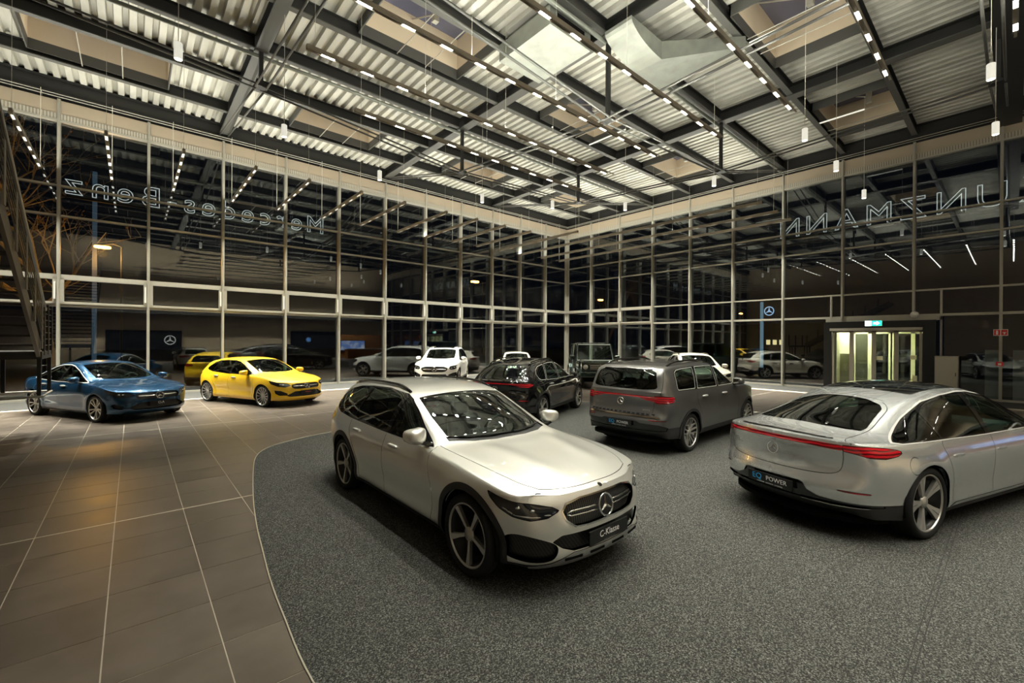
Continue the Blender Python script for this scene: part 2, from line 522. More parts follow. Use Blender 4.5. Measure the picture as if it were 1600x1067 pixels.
    E = np.concatenate([T[:, [0, 1]], T[:, [1, 2]], T[:, [2, 0]]]); E = np.concatenate([E, E[:, ::-1]])
    E = np.unique(E, axis=0)
    deg = np.bincount(E[:, 0], minlength=n)[:, None]
    bnd = np.zeros(n, bool); be = boundary_edges(T); bnd[be.ravel()] = True
    Pp = V[:, :3].copy(); mid = np.abs(Pp[:, 1]) < 1e-5
    low = bnd & ~mid
    for it in range(int(cfg.get('smooth', 8) * res * res)):
        S = np.zeros_like(Pp)
        for kx in range(3): S[:, kx] = np.bincount(E[:, 0], Pp[E[:, 1], kx], minlength=n)
        S /= deg
        step = 0.5 * (S - Pp)
        step[low] = 0
        step[mid, 1] = 0
        lam = np.where(mid & bnd, 0.15, 1.0)[:, None]
        Pp = Pp + step * lam
    V[:, :3] = Pp
    N = vnormals(Pp, T); N[mid, 1] = 0
    N /= np.linalg.norm(N, axis=1, keepdims=True)
    V[:, 3:6] = N
    return V, T

def coords(V, kind):
    x, y, z = V[:, 0], V[:, 1], V[:, 2]
    if kind == 'side': return x, z
    if kind == 'plan': return x, y
    if kind == 'front' or kind == 'rear': return y, z
    if kind == 'ring': return V[:, 6], z
    if kind == 'rring': return V[:, 7], z

class CarShell:
    def __init__(self, cfg, res=1.0):
        self.cfg = cfg
        self.V, self.T = body_surface(cfg, res)
        self.parts = {}
    def phi(self, kind, poly, smooth=0, r=0.0, lim=None, V=None):
        V = self.V if V is None else V
        a, b = coords(V, kind)
        poly = np.array(poly, float)
        if smooth: poly = catmull(poly, smooth, True)
        p = sd_poly(a, b, poly) - r
        if kind == 'front': p = np.maximum(p, self.cfg['wb'] / 2 - 0.1 - V[:, 0])
        if kind == 'rear': p = np.maximum(p, V[:, 0] + self.cfg['wb'] / 2 - 0.1)
        if kind == 'side': p = np.maximum(p, 0.3 - V[:, 1])
        if lim is not None: p = np.maximum(p, lim(V))
        return p
    def _strip(self, g, w, fat):
        """thin strip |g| < w inside the band fat < 0, cut exactly"""
        (a, b), (c, d) = split_mesh(self.V, self.T, fat(self.V))
        if not len(b): return
        (a1, b1), (o1, p1) = split_mesh(a, b, g(a) - w)
        (a2, b2), (o2, p2) = split_mesh(a1, b1, -g(a1) - w)
        self.add('seam', a2, b2)
        Vs = [c, o1, o2]; Ts = []; base = 0
        for V_, T_ in ((c, d), (o1, p1), (o2, p2)):
            Ts.append(T_ + base); base += len(V_)
        V = np.concatenate(Vs); T = np.concatenate(Ts)
        self.V, self.T = weld(V, T, 1e-5)
    def take(self, name, kind, poly, smooth=0, r=0.0, lim=None, seam=0.0):
        """cut a region out of the remaining body surface"""
        if seam:
            g = lambda V: self.phi(kind, poly, smooth, r, lim, V)
            self._strip(g, seam, lambda V: np.abs(g(V)) - 0.05)
        p = self.phi(kind, poly, smooth, r, lim)
        (a, b), (self.V, self.T) = split_mesh(self.V, self.T, p)
        self.add(name, a, b)
    def line(self, kind, pts, w=0.003, lim=None):
        pts = catmull(pts, 6)
        def g(V):
            a, b = coords(V, kind)
            best = np.full(a.shape, 1e18); sg = np.ones(a.shape)
            for (ax, ay), (bx, by) in zip(pts[:-1], pts[1:]):
                ex, ey = bx - ax, by - ay
                t = np.clip(((a - ax) * ex + (b - ay) * ey) / (ex * ex + ey * ey), 0, 1)
                dd = np.hypot(a - ax - ex * t, b - ay - ey * t)
                cr = ex * (b - ay) - ey * (a - ax)
                m = dd < best
                best = np.where(m, dd, best); sg = np.where(m, np.sign(cr), sg)
            return best * sg
        def fat(V):
            a, b = coords(V, kind)
            p = sd_line(a, b, pts) - 0.04
            if kind == 'side': p = np.maximum(p, 0.3 - V[:, 1])
            if kind == 'front': p = np.maximum(p, self.cfg['wb'] / 2 - 0.1 - V[:, 0])
            if kind == 'rear': p = np.maximum(p, V[:, 0] + self.cfg['wb'] / 2 - 0.1)
            if lim is not None: p = np.maximum(p, lim(V))
            # square ends
            for (ax, ay), (bx, by) in ((pts[0], pts[1]), (pts[-1], pts[-2])):
                l = math.hypot(bx - ax, by - ay)
                e = -((a - ax) * (bx - ax) + (b - ay) * (by - ay)) / l
                p = np.maximum(p, np.where(np.hypot(a - ax, b - ay) < 0.08, e, -1))
            return p
        self._strip(g, w, fat)
    def drop(self, f):
        (a, b), (self.V, self.T) = split_mesh(self.V, self.T, f(self.V))
        return a, b
    def region(self, name, f):
        (a, b), (self.V, self.T) = split_mesh(self.V, self.T, f(self.V))
        self.add(name, a, b)
    def sub(self, src, name, f):
        """cut a region out of an already taken part"""
        out = []
        for V, T in self.parts.get(src, []):
            if not len(T): continue
            (a, b), (c, d) = split_mesh(V, T, f(V))
            self.add(name, a, b)
            if len(d): out.append((c, d))
        self.parts[src] = out
    def add(self, name, V, T):
        if len(T): self.parts.setdefault(name, []).append((V, T))

def sheet(name, VT, mats, parent, inset=0.0, sides='both', wall=0.0, wall_mat=None):
    """turn cut surface pieces into an object; sides: both (joined), L or R"""
    Vs = []; Ts = []; Ns = []; Ms = []; b = 0
    for V, T in VT:
        for sgn in ((1, -1) if sides == 'both' else ((1,) if sides == 'L' else (-1,))):
            P = V[:, :3] - V[:, 3:6] * inset; N = V[:, 3:6].copy(); Tt = T
            n0 = len(P)
            if wall:
                be = boundary_edges(T)
                be = be[~((np.abs(V[be[:, 0], 1]) < 1e-4) & (np.abs(V[be[:, 1], 1]) < 1e-4))]
                P2 = V[be.ravel(), :3] - V[be.ravel(), 3:6] * (inset - wall)
                P1 = V[be.ravel(), :3] - V[be.ravel(), 3:6] * inset
                m = len(be)
                Pw = np.vstack([P1, P2])
                i = np.arange(m) * 2
                q1 = np.stack([n0 + i + 1, n0 + i, n0 + 2 * m + i], 1); q2 = np.stack([n0 + i + 1, n0 + 2 * m + i, n0 + 2 * m + i + 1], 1)
                d = V[be[:, 1], :3] - V[be[:, 0], :3]
                wn = np.cross(V[be[:, 0], 3:6], d); wn /= np.linalg.norm(wn, axis=1, keepdims=True) + 1e-12
                wn = np.repeat(wn, 2, axis=0)
                P = np.vstack([P, Pw]); N = np.vstack([N, wn, wn]); Tt = np.concatenate([T, q1, q2])
                Ms.append(np.concatenate([np.zeros(len(T), int), np.ones(2 * m, int)]))
            else:
                Ms.append(np.zeros(len(T), int))
            if sgn < 0:
                P = P * (1, -1, 1); N = N * (1, -1, 1); Tt = Tt[:, ::-1]
            Vs.append(P); Ns.append(N); Ts.append(Tt + b); b += len(P)
    P = np.vstack(Vs); T = np.concatenate(Ts); N = np.vstack(Ns); M = np.concatenate(Ms)
    N = N / (np.linalg.norm(N, axis=1, keepdims=True) + 1e-12)
    me = bpy.data.meshes.new(name)
    me.vertices.add(len(P)); me.vertices.foreach_set('co', P.astype(np.float32).ravel())
    me.loops.add(len(T) * 3); me.loops.foreach_set('vertex_index', T.astype(np.int32).ravel())
    me.polygons.add(len(T)); me.polygons.foreach_set('loop_start', (np.arange(len(T)) * 3).astype(np.int32))
    me.polygons.foreach_set('use_smooth', np.ones(len(T), dtype=bool))
    ml = list(mats) if isinstance(mats, (list, tuple)) else [mats]
    if wall and len(ml) == 1: ml.append(wall_mat or ml[0])
    for m in ml: me.materials.append(m)
    me.polygons.foreach_set('material_index', M.astype(np.int32))
    me.update(calc_edges=True)
    me.normals_split_custom_set_from_vertices([tuple(n) for n in N.tolist()])
    return obj(name, me, parent)
def superell(rx, ry, rz, e1=0.6, e2=0.6, nu=14, nv=20):
    V = []; F = []
    sp = lambda v, e: math.copysign(abs(v)**e, v)
    for i in range(nu + 1):
        a = -PI / 2 + PI * i / nu
        for j in range(nv):
            b = 2 * PI * j / nv
            V.append((rx * sp(math.cos(a), e1) * sp(math.cos(b), e2), ry * sp(math.cos(a), e1) * sp(math.sin(b), e2), rz * sp(math.sin(a), e1)))
    for i in range(nu):
        for j in range(nv):
            F.append((i * nv + j, i * nv + (j + 1) % nv, (i + 1) * nv + (j + 1) % nv, (i + 1) * nv + j))
    return V, F

def xform(V, loc=(0, 0, 0), ry=0.0, rz=0.0, rx=0.0, sc=(1, 1, 1)):
    M = Matrix.Translation(loc) @ Euler((rx, ry, rz)).to_matrix().to_4x4()
    return [tuple(M @ Vector((v[0] * sc[0], v[1] * sc[1], v[2] * sc[2]))) for v in V]

_star_cache = {}
def star_mesh(R, m, key, thick=0.012):
    """ring with a three-pointed star, facing +x"""
    k = (round(R, 4), key)
    if k in _star_cache: return _star_cache[k]
    b = MB(); n = 28; r0 = R * 0.09
    V = []; F = []
    for i in range(n):
        t = 2 * PI * i / n
        for j in range(6):
            u = 2 * PI * j / 6
            rr = R - r0 + r0 * math.cos(u)
            V.append((r0 * math.sin(u) * 0.8, rr * math.sin(t), rr * math.cos(t)))
    for i in range(n):
        for j in range(6):
            F.append((i * 6 + j, ((i + 1) % n) * 6 + j, ((i + 1) % n) * 6 + (j + 1) % 6, i * 6 + (j + 1) % 6))
    b.add(V, F)
    for kx in range(3):
        t = 2 * PI * kx / 3
        tip = (0.0, R * 0.93 * math.sin(t), R * 0.93 * math.cos(t))
        l = (0.0, R * 0.19 * math.sin(t + PI / 3), R * 0.19 * math.cos(t + PI / 3)); r = (0.0, R * 0.19 * math.sin(t - PI / 3), R * 0.19 * math.cos(t - PI / 3))
        b.add([tip, l, r, (thick, 0, 0), (-thick * 0.5, 0, 0)], [(0, 3, 1), (0, 2, 3), (0, 1, 4), (0, 4, 2)])
    _star_cache[k] = b.data('star_emblem', m, smooth=False)
    return _star_cache[k]

_wheel_cache = {}
def wheel_data(kind, rt, rr, width, M):
    """tyre, rim barrel, spokes and cap meshes; axis along y, face towards +y"""
    key = (kind, rt, rr, width)
    if key in _wheel_cache: return _wheel_cache[key]
    w = width / 2
    t = MB()
    prof = [(rr - 0.004, w * 0.82), (rr + 0.012, w * 0.97), ((rr + rt) / 2, w * 1.04), (rt - 0.022, w * 0.98), (rt - 0.006, w * 0.86),
            (rt, w * 0.6), (rt, 0.012), (rt - 0.007, 0.01), (rt - 0.007, -0.01), (rt, -0.012), (rt, -w * 0.6), (rt - 0.01, -w * 0.88), ((rr + rt) / 2, -w), (rr, -w * 0.8)]
    t.lathe(prof, 56, 'y')
    tyre = t.data('tyre', M['tyre'], smooth=True)
    b = MB()
    b.lathe([(rr + 0.002, w * 0.84), (rr - 0.012, w * 0.80), (rr - 0.03, w * 0.45), (rr - 0.045, -w * 0.1), (0.05, -w * 0.12)], 48, 'y', m=0)
    b.lathe([(rr * 0.74, w * 0.02), (rr * 0.74, w * 0.06), (0.03, w * 0.08)], 32, 'y', m=1)       # brake disc
    barrel = b.data('rim', [M['rim_dark'], M['disc']], smooth=True)
    f = MB()
    f.lathe([(rr + 0.004, w * 0.86), (rr + 0.002, w * 0.92), (rr - 0.008, w * 0.92), (rr - 0.014, w * 0.82)], 48, 'y')
    def spoke(ang, r0, r1, h0, h1, skew=0.0, y0=0.66, y1=0.86, th=0.03):
        """flat tapered bar from r0 to r1"""
        ca, sa = math.cos(ang), math.sin(ang)
        V = []
        for i, (r, h) in enumerate(((r0, h0), (r0 * 0.45 + r1 * 0.55, h0 * 0.55 + h1 * 0.45 - 0.003), (r1, h1))):
            yy = w * (y0 + (y1 - y0) * i / 2.0); sk = skew * (r - r0) / (r1 - r0)
            for s_, dy in ((-1, 0), (1, 0), (1.15, -th), (-1.15, -th)):
                px = r; pz = s_ * h + sk
                V.append((px * ca - pz * sa, yy + dy, px * sa + pz * ca))
        F = []
        for i in range(2):
            for k in range(4):
                F.append((i * 4 + k, (i + 1) * 4 + k, (i + 1) * 4 + (k + 1) % 4, i * 4 + (k + 1) % 4))
        F += [(0, 1, 2, 3), (11, 10, 9, 8)]
        f.add(V, F)
    r1 = rr - 0.008
    a0 = PI / 2
    if kind == 'five':
        for k in range(5): spoke(a0 + 2 * PI * k / 5, 0.03, r1, 0.013, 0.027, 0.010)
    elif kind == 'fivewide':
        for k in range(5):
            for s_ in (-1, 1): spoke(a0 + 2 * PI * k / 5 + 0.12 + s_ * 0.02, 0.035, r1, 0.011, 0.030, s_ * 0.030)
    elif kind == 'twin':
        for k in range(5):
            for s_ in (-1, 1): spoke(a0 + 2 * PI * k / 5 + s_ * 0.17, 0.05, r1, 0.011, 0.018, s_ * 0.012)
    elif kind == 'wye':
        for k in range(5):
            spoke(a0 + 2 * PI * k / 5, 0.03, rr * 0.6, 0.014, 0.014)
            for s_ in (-1, 1): spoke(a0 + 2 * PI * k / 5 + s_ * 0.08, rr * 0.5, r1, 0.012, 0.012, s_ * 0.055)
            spoke(a0 + 2 * PI * (k + 0.5) / 5, 0.04, r1, 0.012, 0.014, y0=0.6)
    else:
        for k in range(14): spoke(a0 + 2 * PI * k / 14, 0.04, r1, 0.008, 0.011)
    spokes = f.data('spokes', M['rim_black'] if kind == 'dark' else M['rim'], smooth=False)
    c = MB()
    c.lathe([(0.062, w * 0.55), (0.060, w * 0.70), (0.034, w * 0.74), (0.032, w * 0.76), (0.0005, w * 0.77)], 20, 'y')
    cap = c.data('hub_cap', M['rim'], smooth=True)
    _wheel_cache[key] = (tyre, barrel, spokes, cap)
    return _wheel_cache[key]

_seat_cache = {}
def rounded(V, F, bev=0.03, seg=2):
    bm = bmesh.new()
    vs = [bm.verts.new(v) for v in V]
    for f in F: bm.faces.new([vs[i] for i in f])
    bmesh.ops.recalc_face_normals(bm, faces=bm.faces)
    bmesh.ops.bevel(bm, geom=list(bm.edges), offset=bev, segments=seg, affect='EDGES', profile=0.6)
    me = bpy.data.meshes.new('tmp'); bm.to_mesh(me); bm.free()
    out = ([tuple(v.co) for v in me.vertices], [tuple(p.vertices) for p in me.polygons])
    bpy.data.meshes.remove(me)
    return out

def rbox(mb, c, s, bev=0.03, tilt=0.0, m=None):
    t = MB().box(-s[0] / 2, s[0] / 2, -s[1] / 2, s[1] / 2, -s[2] / 2, s[2] / 2)
    V, F = rounded(t.V, t.F, min(bev, min(s) * 0.45))
    mb.add(xform(V, c, ry=tilt), F, m)

def seat_data(M, width=0.5):
    if width in _seat_cache: return _seat_cache[width]
    b = MB()
    rbox(b, (0.05, 0, 0.10), (0.52, width, 0.16), 0.05)
    rbox(b, (-0.27, 0, 0.40), (0.14, width * 0.96, 0.58), 0.05, -0.28)
    n = 1 if width < 0.8 else 3
    for k in range(n):
        rbox(b, (-0.40, (k - (n - 1) / 2) * 0.42, 0.77), (0.10, 0.26, 0.17), 0.04, -0.2)
    _seat_cache[width] = b.data('seat', M['seat'], smooth=True)
    return _seat_cache[width]

class Surf:
    def __init__(self, V): self.P = V[:, :3].copy(); self.N = V[:, 3:6].copy()
    def side(self, x, z):
        m = self.P[:, 1] > 0.4
        i = np.argmin(np.where(m, (self.P[:, 0] - x)**2 + (self.P[:, 2] - z)**2, 9e9)); return self.P[i], self.N[i]
    def front(self, y, z):
        i = np.argmin(np.where(self.P[:, 0] > 1.2, (self.P[:, 1] - abs(y))**2 + (self.P[:, 2] - z)**2, 9e9)); return self.P[i], self.N[i]
    def rear(self, y, z):
        i = np.argmin(np.where(self.P[:, 0] < -1.2, (self.P[:, 1] - abs(y))**2 + (self.P[:, 2] - z)**2, 9e9)); return self.P[i], self.N[i]
    def top(self, x, y):
        i = np.argmin(np.where(self.P[:, 2] > 0.6, (self.P[:, 0] - x)**2 + (self.P[:, 1] - abs(y))**2, 9e9)); return self.P[i], self.N[i]

def make_car(name, cfg, M, paint, loc, rz, label, cat='car', group=None, res=1.0, detail=True):
    car = empty(name, loc, rz, label, cat, group)
    sh = CarShell(cfg, res); sf = Surf(sh.V)
    wb, rt, arch = cfg['wb'], cfg['rt'], cfg['arch']
    hw = cfg['outline'][len(cfg['outline']) // 2][1]
    # wheel openings
    for xw in (wb / 2, -wb / 2):
        sh.drop(lambda V: np.maximum(np.maximum(np.hypot(V[:, 0] - xw, V[:, 2] - rt) - arch, 0.45 - V[:, 1]), V[:, 8] - 0.5))
    cfg['features'](sh)
    P = sh.parts
    mats = dict(cfg['mats']); 
    def mk(nm, m, sides='both', **kw):
        pc = P.get(nm)
        if not pc: return
        base = nm
        if sides == 'each':
            r = []
            for sd in ('L', 'R'):
                r.append(sheet(base, pc, m, car, sides=sd, **kw))
            return r
        return sheet(base, pc, m, car, **kw)
    # body paint
    sheet('body_shell', [(sh.V, sh.T)], [paint, M['black']], car, wall=-0.02)
    for nm, spec in cfg['build'].items():
        m, sides, inset = spec[:3]
        wall = spec[3] if len(spec) > 3 else -0.012
        mm = paint if m == 'paint' else M[m]
        mk(nm, [mm, M['black'] if m != 'paint' else paint], sides, inset=inset, wall=wall)
    sm_o = mk('seam', M['black'], inset=0.007)
    if sm_o: sm_o['kind'] = 'stuff'
    # underbody and wheel liners
    u = MB()
    zb = cfg.get('floor', 0.21)
    oc = np.array(cfg['outline'])
    ocm = catmull(oc, 4)
    poly = [(a[0] * 0.965, max(0.0, a[1] - 0.09)) for a in ocm]
    poly = poly + [(a, -b) for a, b in poly[-2:0:-1]]
    cut = []
    for a, b in poly:
        for xw in (wb / 2, -wb / 2):
            if abs(a - xw) < arch and abs(b) > 0.55: b = math.copysign(0.55, b)
        cut.append((a, b))
    u.prism(cut, zb, zb + 0.05)
    for xw in (wb / 2, -wb / 2):
        for sgn in (1, -1):
            V = []; F = []; n = 20
            for i in range(n + 1):
                t = -0.25 + (PI + 0.5) * i / n
                for yy in (hw - 0.035, 0.50):
                    V.append((xw + (arch + 0.004) * math.cos(t), sgn * yy, rt + (arch + 0.004) * math.sin(t)))
            for i in range(n): F.append((2 * i, 2 * i + 1, 2 * i + 3, 2 * i + 2))
            c0 = len(V); V.append((xw, sgn * 0.5, rt))
            for i in range(n): F.append((2 * i + 1, c0, 2 * i + 3))
            u.add(V, F)
    u.build('underbody', M['black'], car)
    # wheels
    tyre, barrel, spokes, cap = wheel_data(cfg['wheel'], rt, cfg['rr'], cfg.get('tw', 0.235), M)
    yw = hw - cfg.get('tw', 0.235) / 2 - cfg.get('wheel_in', 0.012)
    for xw in (wb / 2, -wb / 2):
        for sgn in (1, -1):
            w = obj('wheel', tyre, car, (xw, sgn * yw, rt), (0, 0.5 * xw, 0 if sgn > 0 else PI))
            obj('rim', barrel, w); obj('spokes', spokes, w); obj('hub_cap', cap, w)
    # cabin
    cb = cfg['cabin']     # floor z, dash x, front seat x, rear seat x, dash z
    fl = MB().box(cb['rear'] - 0.45, cb['dash'] + 0.1, -0.62, 0.62, zb + 0.05, zb + 0.10)
    fl.box(cb['rear'] - 0.5, cb['rear'] - 0.42, -0.6, 0.6, zb + 0.1, zb + 0.6)
    fl.box(cb['rear'] - 0.50, cfg['outline'][-1][0] + 0.25, -0.6, 0.6, zb + 0.55, zb + 0.58)
    fl.build('cabin_floor', M['seat'], car)
    d = MB()
    prof = [(cb['dash'] + 0.35, cb['dz'] - 0.03), (cb['dash'] + 0.1, cb['dz'] + 0.0), (cb['dash'] - 0.06, cb['dz'] - 0.04), (cb['dash'] - 0.10, cb['dz'] - 0.14), (cb['dash'] + 0.05, cb['dz'] - 0.4), (cb['dash'] + 0.35, cb['dz'] - 0.4)]
    d.prism(prof, -0.66, 0.66, 'xz')
    d.box(cb['dash'] - 0.10, cb['dash'] - 0.085, -0.12, 0.5, cb['dz'] - 0.10, cb['dz'] + 0.05)
    d.build('dashboard', M['dash'], car)
    if detail:
        sd = seat_data(M); sb = seat_data(M, 1.25)
        for sgn in (1, -1): obj('seat', sd, car, (cb['front'], sgn * 0.36, cb['sz']))
        obj('rear_seat', sb, car, (cb['rear'], 0, cb['sz']))
        st = MB(); n = 28
        ring = [(0, 0.185 * math.cos(2 * PI * i / n), 0.185 * math.sin(2 * PI * i / n)) for i in range(n + 1)]
        st.tube(ring, 0.016, 8, caps=False)
        st.cbox((0.015, 0, 0), (0.03, 0.13, 0.11)); st.cbox((0.01, 0, 0), (0.015, 0.36, 0.035)); st.cbox((0.01, 0, -0.09), (0.015, 0.04, 0.18))
        st.tube([(0.02, 0, 0), (0.3, 0, -0.03)], 0.03, 8)
        st.build('steering_wheel', M['seat'], car, (cb['dash'] - 0.27, 0.36, cb['dz'] - 0.02), (0, 0.42, 0), smooth=True)
    # door mirrors
    mx, mz = cfg['mirror']
    pm, nm_ = sf.side(mx, mz - 0.06)
    V, F = superell(0.085, 0.108, 0.078, 0.65, 0.55)
    V = [(v[0] * (1 + 0.25 * (v[1] / 0.108)) - 0.03 * abs(v[1]) / 0.108, v[1], v[2] * (1 - 0.15 * v[1] / 0.108)) for v in V]
    f = MB(); f.add(V, F)
    md = f.data('side_mirror', mats.get('mirror') or paint, True)
    for sgn in (1, -1):
        o = obj('side_mirror', md, car, (mx + 0.01, sgn * (pm[1] + 0.118), mz + 0.03), (0, 0, 0 if sgn > 0 else 0))
        if sgn < 0: o.scale = (1, -1, 1)
        ft = MB(); ft.beam((0.03, -0.15, -0.09), (0.01, -0.02, -0.055), 0.075, 0.035)
        ft.build('mirror_foot', M['gloss_black'], o)
        gl = MB(); gl.box(-0.092, -0.088, -0.09, 0.09, -0.05, 0.05); gl.build('mirror_glass', M['chrome'], o)
    # door handles
    V, F = superell(0.105, 0.020, 0.017, 0.5, 0.5, 8, 14)
    hd = MB(); hd.add(V, F); hdat = hd.data('door_handle', mats.get('handle') or M['trim'], True)
    if not cfg.get('flush'):
        for hx, hz in cfg['handles']:
            ph, nh = sf.side(hx, hz)
            for sgn in (1, -1): obj('door_handle', hdat, car, (ph[0], sgn * (ph[1] + 0.016), ph[2]))
    # emblems
    if cfg.get('star_f'):
        R, z, pro = cfg['star_f']
        p, n = sf.front(0, z)
        o = obj('star_emblem', star_mesh(R, M['chrome'], 'c'), car, (p[0] + pro, 0, z))
        o.rotation_euler = (0, -math.asin(max(-0.6, min(0.6, n[2]))), 0)
    if cfg.get('star_r'):
        R, z = cfg['star_r']
        p, n = sf.rear(0, z)
        o = obj('star_emblem', star_mesh(R, M['chrome'], 'c'), car, (p[0] - 0.012, 0, z), (0, 0, PI))
        o.rotation_euler = (0, math.asin(max(-0.6, min(0.6, n[2]))), PI)
    # number plate
    for key, face in (('plate_f', 1), ('plate_r', -1)):
        if not cfg.get(key): continue
        z, words, pro = cfg[key][:3]
        yo = cfg[key][3] if len(cfg[key]) > 3 else 0
        p, n = (sf.front if face > 0 else sf.rear)(yo, z)
        xp = p[0] + face * pro
        tl = -face * math.asin(max(-0.5, min(0.5, n[2]))) * 0.7
        pl = MB().box(-0.008, 0.008, -0.26, 0.26, -0.056, 0.056)
        po = pl.build('number_plate', M['plate'], car, (xp, yo, z), (0, tl if face > 0 else -tl, 0 if face > 0 else PI))
        for body, size, mk_, yy in words:
            text_mesh('plate_lettering', body, size, M[mk_], 0.0008, 'CENTER', po, (0.009, yy, 0.006), (PI / 2, 0, PI / 2))
        text_mesh('plate_lettering', cfg.get('small', '- - - - - - - - - - - - - - - -'), 0.016, M['white_ink'], 0.0005, 'CENTER', po, (0.009, 0, -0.047), (PI / 2, 0, PI / 2))
    # roof rails
    if cfg.get('roof_rails'):
        x0, x1, yo, h, mk_ = cfg['roof_rails']
        for sgn in (1, -1):
            pts = []
            for i in range(15):
                x = x0 + (x1 - x0) * i / 14
                rxs, rys, rzs = zip(*cfg['rail'])
                y = float(pchip(rxs, rys, np.array([x]))[0]) - yo
                p, _ = sf.top(x, y)
                e = min(1.0, min(i, 14 - i) / 1.6)
                pts.append((x, sgn * y, p[2] + h * e + 0.004))
            MB().tube(pts, 0.017, 8).build('roof_rail', M[mk_], car, smooth=True)
    if cfg.get('extra'): cfg['extra'](car, sf, M, paint)
    return car
# ---------------------------------------------------------------- car shapes
def arch_trim(sh, w=0.055, name='wheel_arch_trim', ztop=9):
    wb, rt, arch = sh.cfg['wb'], sh.cfg['rt'], sh.cfg['arch']
    for xw in (wb / 2, -wb / 2):
        sh.region(name, lambda V: np.maximum.reduce([np.hypot(V[:, 0] - xw, V[:, 2] - rt) - arch - w, 0.5 - V[:, 1], V[:, 8] - 0.5]))

def below(sh, name, z_at, x0=None, x1=None):
    """everything of the ring below height z_at"""
    sh.region(name, lambda V: np.maximum.reduce([V[:, 2] - z_at, V[:, 8] - 0.5] + ([x0 - V[:, 0], V[:, 0] - x1] if x0 is not None else [])))

def outb(y):  # outboard of y
    return lambda V: y - V[:, 1]

def panes(sh, items, chrome=0.011, lim=None):
    """side panes, each with its own bright surround"""
    for nm, poly in items: sh.take(nm, 'side', poly, lim=lim)
    if chrome:
        for nm, poly in items: sh.take('window_chrome', 'side', poly, r=chrome, lim=lim)

